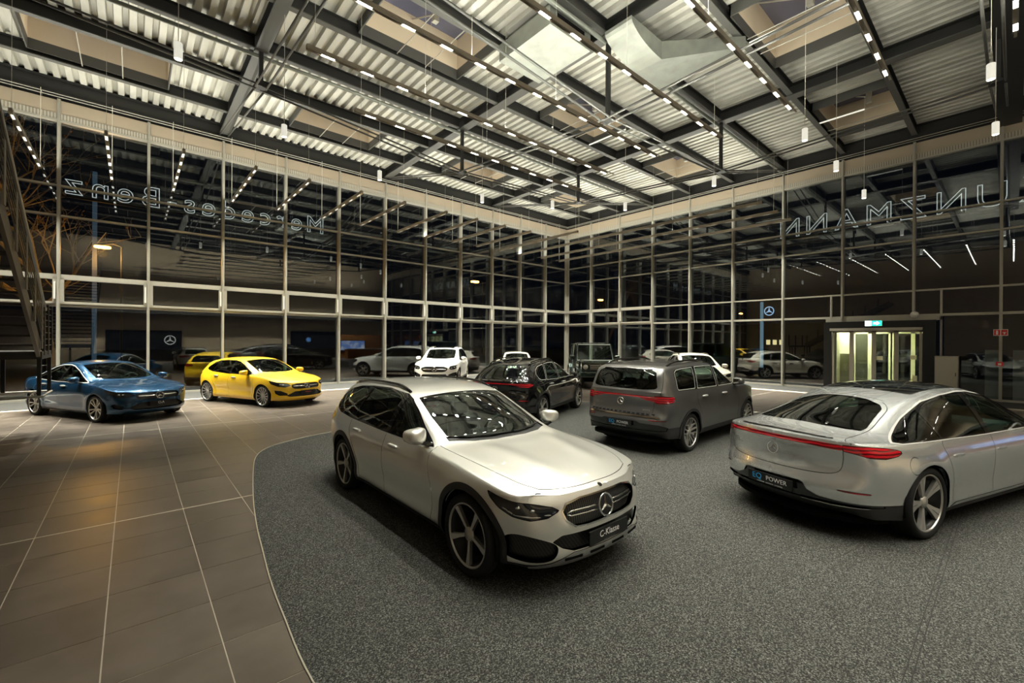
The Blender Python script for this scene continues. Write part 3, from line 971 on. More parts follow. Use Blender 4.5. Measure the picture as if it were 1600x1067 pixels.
def feat_wagon(sh):
    arch_trim(sh, 0.06)
    below(sh, 'sill_trim', 0.27, -1.2, 1.2)
    # glass
    sh.take('side_window', 'side', [(0.66, 0.985), (0.45, 1.09), (0.20, 1.225), (0.0, 1.32), (-0.10, 1.355), (-0.13, 0.98)], r=0.0, lim=outb(0.5))
    sh.take('rear_side_window', 'side', [(-0.22, 0.982), (-0.19, 1.375), (-0.6, 1.400), (-1.05, 1.388), (-1.17, 1.00)], r=0.0, lim=outb(0.5))
    sh.take('quarter_window', 'side', [(-1.22, 1.00), (-1.11, 1.385), (-1.5, 1.352), (-1.82, 1.29), (-1.97, 1.19), (-2.0, 1.12), (-1.90, 1.06), (-1.72, 1.02)], r=0.0, lim=outb(0.45))
    sh.take('window_trim', 'side', [(0.76, 0.96), (0.45, 1.112), (0.20, 1.247), (0.0, 1.342), (-0.15, 1.388), (-0.6, 1.418), (-1.1, 1.405), (-1.5, 1.372), (-1.84, 1.308), (-2.01, 1.20), (-2.03, 1.10), (-1.92, 1.04), (-1.72, 1.0), (-1.2, 0.975), (-0.3, 0.96)], lim=outb(0.45))
    sh.take('window_chrome', 'side', [(0.80, 0.945), (0.76, 0.965), (-0.3, 0.965), (-1.2, 0.98), (-1.72, 1.005), (-1.92, 1.045), (-2.03, 1.10), (-2.05, 1.09), (-1.94, 1.03), (-1.72, 0.988), (-1.2, 0.962), (-0.3, 0.946)], lim=outb(0.45))
    sh.take('windshield', 'plan', [(0.90, -0.1), (0.90, 0.2), (0.84, 0.45), (0.72, 0.64), (0.40, 0.625), (0.02, 0.575), (0.045, 0.3), (0.055, 0), (0.055, -0.1)], r=0.0)
    sh.take('cowl', 'plan', [(0.985, -0.1), (0.985, 0.2), (0.93, 0.45), (0.80, 0.665), (0.72, 0.66), (0.88, 0.2), (0.88, -0.1)])
    sh.take('rear_window', 'rear', [(-0.1, 1.335), (0.40, 1.33), (0.50, 1.30), (0.56, 1.08), (0.50, 1.045), (-0.1, 1.04)], r=0.0)
    # nose
    sh.take('grille', 'front', [(-0.1, 0.725), (0.28, 0.725), (0.43, 0.70), (0.475, 0.655), (0.45, 0.59), (0.37, 0.535), (0.25, 0.525), (-0.1, 0.525)], r=0.0)
    sh.take('grille_surround', 'front', [(-0.1, 0.737), (0.28, 0.737), (0.44, 0.712), (0.49, 0.655), (0.46, 0.58), (0.375, 0.522), (0.25, 0.512), (-0.1, 0.512)])
    sh.take('headlight', 'ring', [(0.52, 0.668), (0.58, 0.698), (0.80, 0.735), (1.00, 0.765), (1.17, 0.80), (1.14, 0.755), (1.05, 0.69), (0.93, 0.638), (0.78, 0.610), (0.63, 0.622)], seam=0.003)
    hp = [(0.60, 0.640), (0.75, 0.626), (0.92, 0.650), (1.03, 0.70), (1.02, 0.708), (0.91, 0.660), (0.75, 0.637), (0.60, 0.652)]
    sh.sub('headlight', 'headlight_trim', lambda V: sd_poly(V[:, 6], V[:, 2], hp))
    sh.take('side_intake', 'ring', [(0.55, 0.40), (0.70, 0.47), (0.88, 0.50), (1.00, 0.47), (1.03, 0.38), (0.97, 0.315), (0.80, 0.29), (0.60, 0.30)], smooth=5)
    sh.take('lower_intake', 'front', [(-0.1, 0.475), (0.50, 0.48), (0.58, 0.44), (0.50, 0.38), (0.40, 0.345), (-0.1, 0.335)])
    sh.take('skid_plate', 'ring', [(-0.1, 0.325), (0.40, 0.335), (0.60, 0.275), (0.8, 0.255), (0.8, 0.22), (-0.1, 0.22)])
    below(sh, 'bumper_lip', 0.265, 1.4, 9)
    # tail
    sh.take('tail_light', 'rring', [(0.34, 0.90), (0.40, 0.955), (0.80, 0.97), (1.10, 0.955), (1.16, 0.92), (1.05, 0.86), (0.80, 0.84), (0.50, 0.86)], seam=0.003)
    below(sh, 'rear_diffuser', 0.42, -9, -1.7)
    # shut lines
    sh.line('side', [(0.78, 0.98), (0.80, 0.80), (0.86, 0.60), (0.84, 0.40), (0.80, 0.27)])
    sh.line('side', [(-0.18, 0.98), (-0.22, 0.60), (-0.20, 0.27)])
    sh.line('side', [(-1.23, 1.0), (-1.22, 0.85), (-1.05, 0.65), (-0.95, 0.45), (-0.92, 0.27)])
    sh.line('plan', [(2.11, -0.1), (2.105, 0.2), (2.06, 0.42), (1.99, 0.58)], lim=lambda V: 0.72 - V[:, 2])
    sh.line('plan', [(1.99, 0.58), (1.82, 0.675), (1.5, 0.73), (1.0, 0.76), (0.80, 0.765)], lim=lambda V: 0.72 - V[:, 2])
    sh.line('rear', [(0.60, 1.05), (0.56, 0.9), (0.55, 0.75), (0.45, 0.62), (-0.1, 0.60)])

CAR_BUILD = {
    'wheel_arch_trim': ('plastic', 'each', -0.006, -0.03), 'sill_trim': ('plastic', 'each', -0.004), 'side_window': ('car_glass', 'each', 0.004),
    'rear_side_window': ('dark_glass', 'each', 0.004), 'quarter_window': ('dark_glass', 'each', 0.004), 'window_trim': ('gloss_black', 'each', 0.002),
    'window_chrome': ('trim', 'each', -0.002), 'headlight_trim': ('trim', 'each', 0.001), 'windshield': ('car_glass', 'both', 0.004), 'cowl': ('plastic', 'both', 0.015), 'rear_window': ('dark_glass', 'both', 0.004),
    'roof_glass': ('roof_glass', 'both', 0.002),
    'grille': ('grille', 'both', 0.035), 'grille_surround': ('chrome', 'both', -0.002), 'headlight': ('headlight', 'each', 0.004), 'side_intake': ('mesh_black', 'each', 0.045),
    'lower_intake': ('mesh_black', 'both', 0.04), 'skid_plate': ('satin', 'both', -0.006), 'bumper_lip': ('plastic', 'both', 0.0), 'tail_light': ('tail_red', 'each', -0.002),
    'tail_bar': ('tail_red', 'both', -0.001), 'rear_diffuser': ('plastic', 'both', 0.004), 'tail_chrome': ('chrome', 'both', -0.006), 'rear_reflector': ('tail_red', 'each', 0.004),
    'rear_insert': ('gloss_black', 'both', 0.012), 'fuel_flap': ('paint', 'both', -0.001), 'spoiler_lip': ('gloss_black', 'both', -0.006), 'body_chrome': ('chrome', 'both', -0.003),
}

def wagon_extra(car, sf, M, paint):
    # grille blade either side of the emblem, headlight internals, wipers, tow points
    for sgn in (1, -1):
        pts = []
        for i in range(9):
            y = 0.10 + 0.335 * i / 8
            p, n = sf.front(y, 0.625)
            pts.append((p[0] - 0.012, sgn * y, 0.622 + 0.006 * i / 8))
        b = MB()
        for dz in (-0.020, 0.020): b.tube([(p[0], p[1], p[2] + dz * (1 if i < 8 else 0.2)) for i, p in enumerate(pts)], 0.008, 6)
        b.build('grille_blade', M['chrome'], car, smooth=True)
        for y, z, r in ((0.70, 0.685, 0.018), (0.79, 0.70, 0.016)):
            p, n = sf.front(y, z)
            V, F = superell(0.012, r * 1.3, r * 0.75, 1, 1, 8, 12)
            MB().add(xform(V, (p[0] + n[0] * 0.0, sgn * (p[1] + n[1] * 0.0), p[2]), rz=sgn * math.atan2(n[1], n[0])), F).build('lamp_lens', M['chrome'], car, smooth=True)
    for y0, y1 in ((-0.55, 0.05), (0.1, 0.62)):
        pts = []
        for i in range(7):
            y = y0 + (y1 - y0) * i / 6
            x = 0.93 - 0.17 * (abs(y) / 0.64)**2 - 0.015
            p, n = sf.top(x, y)
            pts.append((x, y, p[2] + 0.012))
        MB().tube(pts, 0.008, 6).build('wiper', M['plastic'], car)
    p, n = sf.top(2.15, 0)
    MB().lathe([(0.0, 0.004), (0.02, 0.003), (0.022, 0.0)], 16).build('hood_badge', M['gloss_black'], car, (p[0], 0, p[2] + 0.001), (0, 0.5, 0))
    for yy in (-0.40, -0.14, 0.14, 0.40):
        p, n = sf.front(yy, 0.29)
        t = MB().box(-0.006, 0.006, -0.085, 0.085, -0.010, 0.010)
        t.build('skid_slot', M['black'], car, (p[0] + 0.006, yy, 0.292), (0, 0, math.copysign(math.atan2(n[1], n[0]), yy)))

WAGON = dict(
    wb=2.865, rt=0.345, rr=0.268, arch=0.39, wheel='five', flare=0.02,
    outline=[(2.25, 0, .775, .23), (2.24, .25, .775, .23), (2.19, .50, .775, .23), (2.075, .72, .785, .23), (1.90, .835, .81, .24), (1.60, .895, .865, .23), (1.2, .912, .905, .22),
             (.7, .918, .93, .22), (0, .92, .94, .22), (-.8, .92, .952, .22), (-1.45, .918, .965, .23), (-1.9, .89, .975, .26), (-2.2, .80, .985, .29), (-2.36, .60, .99, .29), (-2.43, .30, .99, .29), (-2.45, 0, .99, .29)],
    prof_side=[(.20, .10), (.25, .05), (.30, .03), (.42, .036), (.56, .012), (.70, .0), (.80, .002), (.86, .015), (.92, .038), (1.0, .072)],
    prof_front=[(.20, .10), (.25, .03), (.31, .0), (.40, .012), (.50, .012), (.60, .025), (.70, .05), (.78, .095), (.9, .14)],
    prof_rear=[(.28, .12), (.36, .04), (.5, .0), (.62, .005), (.72, .04), (.85, .045), (.95, .06), (1.0, .075)],
    rail=[(2.25, .45, .79), (1.9, .64, .85), (1.4, .69, .925), (1.0, .715, .965), (.82, .725, .985), (.55, .705, 1.095), (.3, .68, 1.21), (0, .645, 1.345), (-.25, .62, 1.41), (-.6, .605, 1.437),
          (-1.2, .60, 1.432), (-1.7, .585, 1.395), (-2.0, .575, 1.33), (-2.2, .575, 1.19), (-2.36, .59, 1.03), (-2.45, .5, .99)],
    top=[(2.25, .775), (2.18, .815), (2.03, .86), (1.6, .928), (1.2, .972), (.96, 1.0), (.88, 1.03), (.6, 1.16), (.3, 1.293), (.05, 1.395), (-.1, 1.435), (-.4, 1.470), (-.8, 1.480), (-1.3, 1.470),
         (-1.8, 1.435), (-2.08, 1.40), (-2.16, 1.32), (-2.3, 1.13), (-2.40, 1.02), (-2.45, .99)],
    dome=(0.40, 0.014, 0.95, 2.05), features=feat_wagon, build=CAR_BUILD, mats={}, mirror=(0.64, 1.035), handles=[(0.06, 0.865), (-0.96, 0.885)],
    cabin=dict(dash=0.55, front=-0.12, rear=-1.0, sz=0.32, dz=0.95), star_f=(0.098, 0.622, 0.0),
    plate_f=(0.405, [('C-Klasse', 0.075, 'white_ink', 0)], 0.015), roof_rails=(-0.15, -1.9, 0.045, 0.02, 'gloss_black'), extra=wagon_extra)
# ---------------------------------------------------------------- further car shapes
def lamp_bits(car, sf, M, spots, name='lamp_lens', m='chrome', face='front'):
    for y, z, r in spots:
        p, n = (sf.front if face == 'front' else sf.rear)(y, z)
        V, F = superell(0.012, r * 1.3, r * 0.75, 1, 1, 8, 12)
        for sgn in (1, -1):
            MB().add(xform(V, (p[0], sgn * p[1], p[2]), rz=math.atan2(sgn * n[1], n[0])), F).build(name, M[m], car, smooth=True)

def blade(car, sf, M, y0, y1, z, dz=0.0, r=0.012, rec=0.012, n=9):
    for sgn in (1, -1):
        pts = []
        for i in range(n):
            y = y0 + (y1 - y0) * i / (n - 1)
            p, nn_ = sf.front(y, z)
            pts.append((p[0] - rec, sgn * y, z + dz * i / (n - 1)))
        MB().tube(pts, r, 6).build('grille_blade', M['chrome'], car, smooth=True)

# ---- silver electric saloon with an arched roof
def feat_fastback(sh):
    below(sh, 'sill_trim', 0.255, -1.25, 1.3)
    sh.take('body_chrome', 'side', [(-1.16, 0.262), (1.2, 0.262), (1.2, 0.300), (-1.0, 0.300), (-1.10, 0.285)], lim=lambda V: V[:, 8] - 0.5)
    sh.take('side_window', 'side', [(1.25, 1.00), (0.85, 1.19), (0.40, 1.35), (0.05, 1.40), (-0.10, 1.405), (-0.17, 0.985)], lim=outb(0.45))
    sh.take('rear_side_window', 'side', [(-0.27, 0.985), (-0.20, 1.405), (-0.55, 1.385), (-0.95, 1.32), (-1.14, 1.26), (-1.20, 1.0)], lim=outb(0.45))
    sh.take('quarter_window', 'side', [(-1.24, 1.0), (-1.18, 1.268), (-1.5, 1.17), (-1.78, 1.075), (-1.98, 1.012), (-1.90, 1.0)], lim=outb(0.45))
    dlo = [(1.42, 0.975), (1.25, 1.025), (0.85, 1.215), (0.40, 1.375), (0.05, 1.425), (-0.20, 1.43), (-0.60, 1.405), (-1.0, 1.345), (-1.5, 1.194), (-1.82, 1.082), (-2.07, 1.0), (-1.92, 0.982), (-0.3, 0.965)]
    inner = [(1.38, 0.982), (1.23, 1.025), (0.85, 1.205), (0.40, 1.364), (0.05, 1.414), (-0.20, 1.419), (-0.60, 1.394), (-1.0, 1.334), (-1.5, 1.185), (-1.80, 1.077), (-2.02, 1.006), (-1.92, 0.991), (-0.3, 0.975)]
    sh.take('window_trim', 'side', inner, lim=outb(0.45))
    sh.take('window_chrome', 'side', dlo, lim=outb(0.45))
    sh.take('windshield', 'plan', [(1.50, -0.1), (1.50, 0.2), (1.42, 0.45), (1.28, 0.62), (0.85, 0.61), (0.42, 0.55), (0.45, 0.3), (0.46, -0.1)])
    sh.take('roof_glass', 'plan', [(0.36, -0.1), (0.36, 0.3), (0.33, 0.50), (-0.3, 0.50), (-0.92, 0.47), (-0.98, 0.3), (-1.0, -0.1)], r=0.01)
    sh.take('rear_window', 'plan', [(-1.36, -0.1), (-1.36, 0.25), (-1.42, 0.42), (-1.50, 0.475), (-1.75, 0.52), (-1.98, 0.575), (-2.08, 0.57), (-2.15, 0.45), (-2.20, 0.25), (-2.21, -0.1)], r=0.0)
    # nose
    sh.take('grille', 'ring', [(-0.1, 0.70), (0.6, 0.68), (0.75, 0.62), (0.6, 0.50), (-0.1, 0.46)])
    sh.take('headlight', 'ring', [(0.55, 0.70), (0.75, 0.75), (1.15, 0.84), (1.05, 0.74), (0.85, 0.66), (0.7, 0.65)], seam=0.003)
    below(sh, 'bumper_lip', 0.26, 1.5, 9)
    # tail
    sh.take('spoiler_lip', 'plan', [(-2.545, -0.1), (-2.54, 0.2), (-2.50, 0.40), (-2.455, 0.52), (-2.475, 0.53), (-2.535, 0.40), (-2.575, 0.2), (-2.58, -0.1)], lim=lambda V: 0.9 - V[:, 2])
    sh.take('tail_bar', 'rring', [(-0.1, 0.990), (0.40, 0.990), (0.68, 0.980), (0.68, 0.925), (0.4, 0.943), (-0.1, 0.950)])
    sh.take('tail_light', 'rring', [(0.68, 0.982), (0.85, 0.978), (1.10, 0.965), (1.26, 0.942), (1.32, 0.918), (1.24, 0.888), (1.08, 0.865), (0.92, 0.872), (0.80, 0.900), (0.68, 0.923)], seam=0.003)
    sh.take('number_recess', 'rring', [(-0.1, 0.555), (0.30, 0.555), (0.34, 0.54), (0.37, 0.48), (0.47, 0.435), (0.7, 0.415), (1.1, 0.40), (1.1, 0.37), (0.5, 0.375), (-0.1, 0.375)])
    sh.take('rear_reflector', 'rring', [(0.56, 0.535), (0.62, 0.545), (0.95, 0.520), (0.92, 0.505), (0.70, 0.515)])
    sh.take('tail_chrome', 'rring', [(0.30, 0.392), (0.62, 0.402), (0.95, 0.392), (1.00, 0.380), (0.9, 0.365), (0.6, 0.362), (0.30, 0.37)])
    below(sh, 'rear_diffuser', 0.40, -9, -1.75)
    sh.line('side', [(0.98, 0.98), (1.0, 0.75), (1.05, 0.5), (0.98, 0.30)])
    sh.line('side', [(-0.20, 0.97), (-0.22, 0.6), (-0.18, 0.30)])
    sh.line('side', [(-1.24, 0.985), (-1.28, 0.90), (-1.20, 0.72), (-1.13, 0.52), (-1.12, 0.30)])
    sh.line('rring', [(-0.1, 0.655), (0.30, 0.66), (0.55, 0.675), (0.66, 0.72), (0.69, 0.83), (0.685, 0.92)])
    sh.line('plan', [(-2.46, 0.64), (-2.38, 0.595), (-2.2, 0.60), (-1.98, 0.605), (-1.70, 0.555), (-1.5, 0.52), (-1.40, 0.47), (-1.34, 0.40)], lim=lambda V: 0.95 - V[:, 2])
    sh.line('plan', [(-1.30, 0.40), (-1.30, -0.1)], lim=lambda V: 1.0 - V[:, 2])
    c = (-1.86, 0.78); sh.line('side', [(c[0] + 0.085 * math.cos(t * PI / 8), c[1] + 0.085 * math.sin(t * PI / 8)) for t in range(17)], 0.0022)

def fastback_extra(car, sf, M, paint):
    for hx, hz in ((-0.05, 0.80), (-1.02, 0.82)):
        p, n = sf.side(hx, hz)
        for sgn in (1, -1):
            V, F = superell(0.12, 0.008, 0.018, 0.5, 0.5, 6, 12)
            MB().add(xform(V, (p[0], sgn * p[1], p[2])), F).build('door_handle', paint, car, smooth=True)
    # model lettering in chrome at the left of the boot lid
    p, n = sf.rear(0.47, 0.815)
    text_mesh('boot_lettering', 'EQS 450+', 0.06, M['chrome'], 0.003, 'CENTER', car, (p[0] - 0.004, 0.47, 0.815), (PI / 2, 0, -PI / 2 - 0.22))
    lamp_bits(car, sf, M, [])

FASTBACK = dict(
    wb=3.21, rt=0.37, rr=0.292, arch=0.40, wheel='fivewide', flare=0.018, tw=0.265, floor=0.19, flush=True, crown=2.1, smooth=9,
    outline=[(2.49, 0, .76, .22), (2.47, .28, .76, .22), (2.40, .53, .76, .22), (2.25, .76, .78, .22), (2.03, .875, .82, .23), (1.7, .935, .88, .21), (1.2, .955, .925, .20), (.5, .96, .945, .20), (-.3, .962, .955, .20),
             (-1.0, .962, .965, .20), (-1.6, .96, .985, .22), (-2.05, .925, .995, .24), (-2.36, .83, 1.00, .26), (-2.55, .64, 1.01, .27), (-2.66, .34, 1.02, .27), (-2.69, 0, 1.025, .27)],
    prof_side=[(.18, .10), (.24, .05), (.30, .03), (.42, .03), (.56, .012), (.72, .0), (.82, .006), (.92, .035), (1.0, .075)],
    prof_front=[(.20, .10), (.25, .03), (.35, .0), (.5, .01), (.62, .03), (.72, .07), (.8, .13)],
    prof_rear=[(.25, .20), (.33, .06), (.42, .012), (.52, .0), (.60, .01), (.68, .045), (.80, .05), (.90, .035), (.96, .03), (1.03, .05)],
    rail=[(2.49, .45, .77), (2.0, .66, .865), (1.6, .71, .94), (1.4, .72, .975), (1.1, .69, 1.10), (.7, .65, 1.26), (.3, .605, 1.39), (-.1, .585, 1.442), (-.5, .58, 1.437), (-.9, .575, 1.385), (-1.3, .57, 1.29),
          (-1.7, .575, 1.175), (-2.0, .60, 1.09), (-2.3, .61, 1.035), (-2.55, .50, 1.02), (-2.69, .34, 1.02)],
    top=[(2.49, .76), (2.35, .81), (2.0, .89), (1.62, .965), (1.52, .99), (1.2, 1.15), (.8, 1.325), (.42, 1.45), (.1, 1.50), (-.25, 1.512), (-.7, 1.485), (-1.1, 1.42), (-1.5, 1.325), (-1.9, 1.20), (-2.2, 1.105), (-2.4, 1.06), (-2.58, 1.045), (-2.65, 1.035), (-2.69, 1.025)],
    features=feat_fastback, build={**CAR_BUILD, 'number_recess': ('gloss_black', 'both', 0.012), 'tail_chrome': ('trim', 'each', -0.006)}, mats={}, mirror=(1.05, 1.01), handles=[],
    cabin=dict(dash=1.05, front=0.30, rear=-0.75, sz=0.33, dz=0.97), star_r=(0.068, 0.835),
    plate_r=(0.475, [('EQ', 0.090, 'blue_ink', -0.15), ('POWER', 0.070, 'white_ink', 0.08)], 0.016), extra=fastback_extra, small='KUNZMANN   KUNZMANN   KUNZMANN')

# ---- boxy electric SUV
def feat_suv(sh):
    arch_trim(sh, 0.05)
    below(sh, 'sill_trim', 0.36, -1.2, 1.2)
    panes(sh, [('side_window', [(0.72, 1.135), (0.55, 1.21), (0.25, 1.385), (0.02, 1.487), (-0.12, 1.51), (-0.16, 1.135)]),
               ('rear_side_window', [(-0.25, 1.135), (-0.22, 1.52), (-0.6, 1.53), (-0.95, 1.525), (-1.09, 1.145)]),
               ('quarter_window', [(-1.20, 1.15), (-1.07, 1.52), (-1.5, 1.505), (-1.70, 1.485), (-1.79, 1.44), (-1.84, 1.20), (-1.82, 1.155)])], 0.012, outb(0.45))
    sh.take('window_trim', 'side', [(0.80, 1.115), (0.70, 1.16), (0.25, 1.40), (0.02, 1.503), (-0.15, 1.535), (-0.6, 1.545), (-1.1, 1.54), (-1.5, 1.522), (-1.74, 1.50), (-1.82, 1.45), (-1.87, 1.20), (-1.84, 1.135), (-0.3, 1.115)], lim=outb(0.45))
    sh.take('windshield', 'plan', [(0.90, -0.1), (0.90, 0.2), (0.83, 0.45), (0.72, 0.63), (0.45, 0.62), (0.12, 0.585), (0.15, 0.3), (0.16, -0.1)])
    sh.take('rear_window', 'rear', [(-0.1, 1.510), (0.50, 1.50), (0.60, 1.46), (0.665, 1.21), (0.635, 1.175), (0.45, 1.16), (-0.1, 1.155)], r=0.0)
    sh.take('spoiler_lip', 'rear', [(-0.1, 1.525), (0.52, 1.512), (0.52, 1.497), (-0.1, 1.507)])
    sh.take('grille', 'ring', [(-0.1, 0.86), (0.45, 0.85), (0.6, 0.78), (0.5, 0.64), (-0.1, 0.60)])
    sh.take('headlight', 'ring', [(0.55, 0.84), (0.80, 0.89), (1.15, 0.95), (1.10, 0.86), (0.85, 0.79), (0.6, 0.78)], seam=0.003)
    below(sh, 'bumper_lip', 0.34, 1.35, 9)
    sh.take('tail_bar', 'rring', [(-0.1, 1.057), (0.30, 1.057), (0.60, 1.045), (0.66, 1.045), (0.66, 0.955), (0.52, 0.978), (0.35, 1.02), (-0.1, 1.025)])
    sh.take('tail_light', 'rring', [(0.66, 1.06), (0.80, 1.06), (1.05, 1.045), (1.10, 1.02), (1.06, 0.955), (0.96, 0.93), (0.72, 0.922), (0.66, 0.95)], seam=0.003)
    sh.take('rear_insert', 'rring', [(-0.1, 0.595), (0.34, 0.595), (0.40, 0.57), (0.75, 0.56), (0.95, 0.50), (0.90, 0.45), (0.40, 0.44), (-0.1, 0.43)])
    sh.take('rear_reflector', 'rring', [(0.52, 0.635), (0.60, 0.645), (0.90, 0.635), (0.88, 0.615), (0.60, 0.615)])
    sh.take('tail_chrome', 'rring', [(-0.1, 0.705), (0.75, 0.708), (0.80, 0.69), (0.70, 0.672), (-0.1, 0.67)])
    below(sh, 'rear_diffuser', 0.50, -9, -1.65)
    sh.line('side', [(0.80, 1.05), (0.84, 0.8), (0.88, 0.55), (0.82, 0.36)])
    sh.line('side', [(-0.20, 1.05), (-0.22, 0.7), (-0.18, 0.36)])
    sh.line('side', [(-1.14, 1.06), (-1.15, 0.9), (-1.0, 0.70), (-0.90, 0.5), (-0.88, 0.36)])
    sh.line('rear', [(0.70, 1.47), (0.735, 1.25), (0.735, 1.07)]); sh.line('rring', [(0.655, 0.95), (0.64, 0.82), (0.60, 0.72), (0.5, 0.712), (-0.1, 0.712)])
    sh.line('plan', [(2.10, -0.1), (2.07, 0.3), (1.97, 0.58), (1.75, 0.70), (1.2, 0.76), (0.80, 0.78)], lim=lambda V: 0.85 - V[:, 2])

def suv_extra(car, sf, M, paint):
    p, n = sf.rear(0.52, 0.87)
    text_mesh('boot_lettering', 'EQB 300', 0.06, M['chrome'], 0.003, 'CENTER', car, (p[0] - 0.004, 0.50, 0.86), (PI / 2, 0, -PI / 2 - 0.15))
    text_mesh('boot_lettering', '4MATIC', 0.04, M['chrome'], 0.003, 'CENTER', car, (p[0] - 0.004, -0.50, 0.80), (PI / 2, 0, -PI / 2 + 0.15))
    # ribbed loading edge on the bumper
    b = MB()
    for i in range(15):
        y = -0.63 + 1.26 * i / 14
        q, n = sf.rear(y, 0.725)
        b.cbox((q[0] + 0.004, y, 0.735), (0.03, 0.05, 0.028))
    b.build('loading_edge', M['plastic'], car)

SUV = dict(
    wb=2.829, rt=0.35, rr=0.265, arch=0.39, wheel='wye', flare=0.02, floor=0.24, crown=2.4, smooth=7,
    outline=[(2.24, 0, .91, .26), (2.225, .28, .91, .26), (2.16, .53, .91, .26), (2.02, .74, .925, .26), (1.82, .85, .965, .27), (1.5, .90, 1.03, .26), (1.1, .912, 1.065, .26), (.5, .916, 1.08, .26), (-.3, .917, 1.085, .26), (-1.0, .917, 1.09, .26),
             (-1.5, .915, 1.095, .27), (-1.95, .90, 1.105, .30), (-2.20, .83, 1.115, .32), (-2.325, .65, 1.12, .33), (-2.375, .32, 1.125, .33), (-2.385, 0, 1.125, .33)],
    prof_side=[(.24, .10), (.30, .04), (.36, .022), (.5, .03), (.64, .01), (.80, .0), (.95, .006), (1.05, .022), (1.12, .05)],
    prof_front=[(.24, .10), (.30, .03), (.40, .0), (.55, .01), (.7, .02), (.8, .04), (.92, .09)],
    prof_rear=[(.30, .20), (.38, .07), (.48, .012), (.60, .0), (.69, .005), (.75, .05), (.85, .055), (.98, .045), (1.08, .05), (1.15, .06)],
    rail=[(2.24, .45, .92), (1.9, .67, 1.0), (1.4, .73, 1.075), (1.0, .75, 1.105), (.82, .755, 1.12), (.6, .745, 1.22), (.35, .725, 1.355), (.12, .71, 1.48), (-.1, .70, 1.555), (-.5, .69, 1.598), (-1.0, .69, 1.602), (-1.5, .685, 1.588),
          (-1.85, .685, 1.565), (-2.05, .68, 1.525), (-2.17, .69, 1.40), (-2.29, .715, 1.19), (-2.35, .68, 1.125)],
    top=[(2.24, .91), (2.15, .955), (1.9, 1.015), (1.5, 1.075), (1.1, 1.115), (.95, 1.13), (.88, 1.15), (.6, 1.30), (.35, 1.425), (.14, 1.535), (-.05, 1.59), (-.4, 1.628), (-.9, 1.64), (-1.4, 1.628), (-1.85, 1.592), (-2.08, 1.562), (-2.14, 1.52), (-2.23, 1.34), (-2.31, 1.185), (-2.385, 1.125)],
    dome=(0.42, 0.012, 0.95, 2.05), features=feat_suv, build=CAR_BUILD, mats={}, mirror=(0.64, 1.15), handles=[(0.05, 0.985), (-0.86, 0.995)],
    cabin=dict(dash=0.55, front=-0.10, rear=-0.95, sz=0.42, dz=1.03), star_r=(0.066, 0.925),
    plate_r=(0.535, [('EQ', 0.090, 'blue_ink', -0.15), ('POWER', 0.070, 'white_ink', 0.08)], 0.020), roof_rails=(-0.1, -1.85, 0.05, 0.045, 'gloss_black'), extra=suv_extra, small='KUNZMANN   KUNZMANN   KUNZMANN')

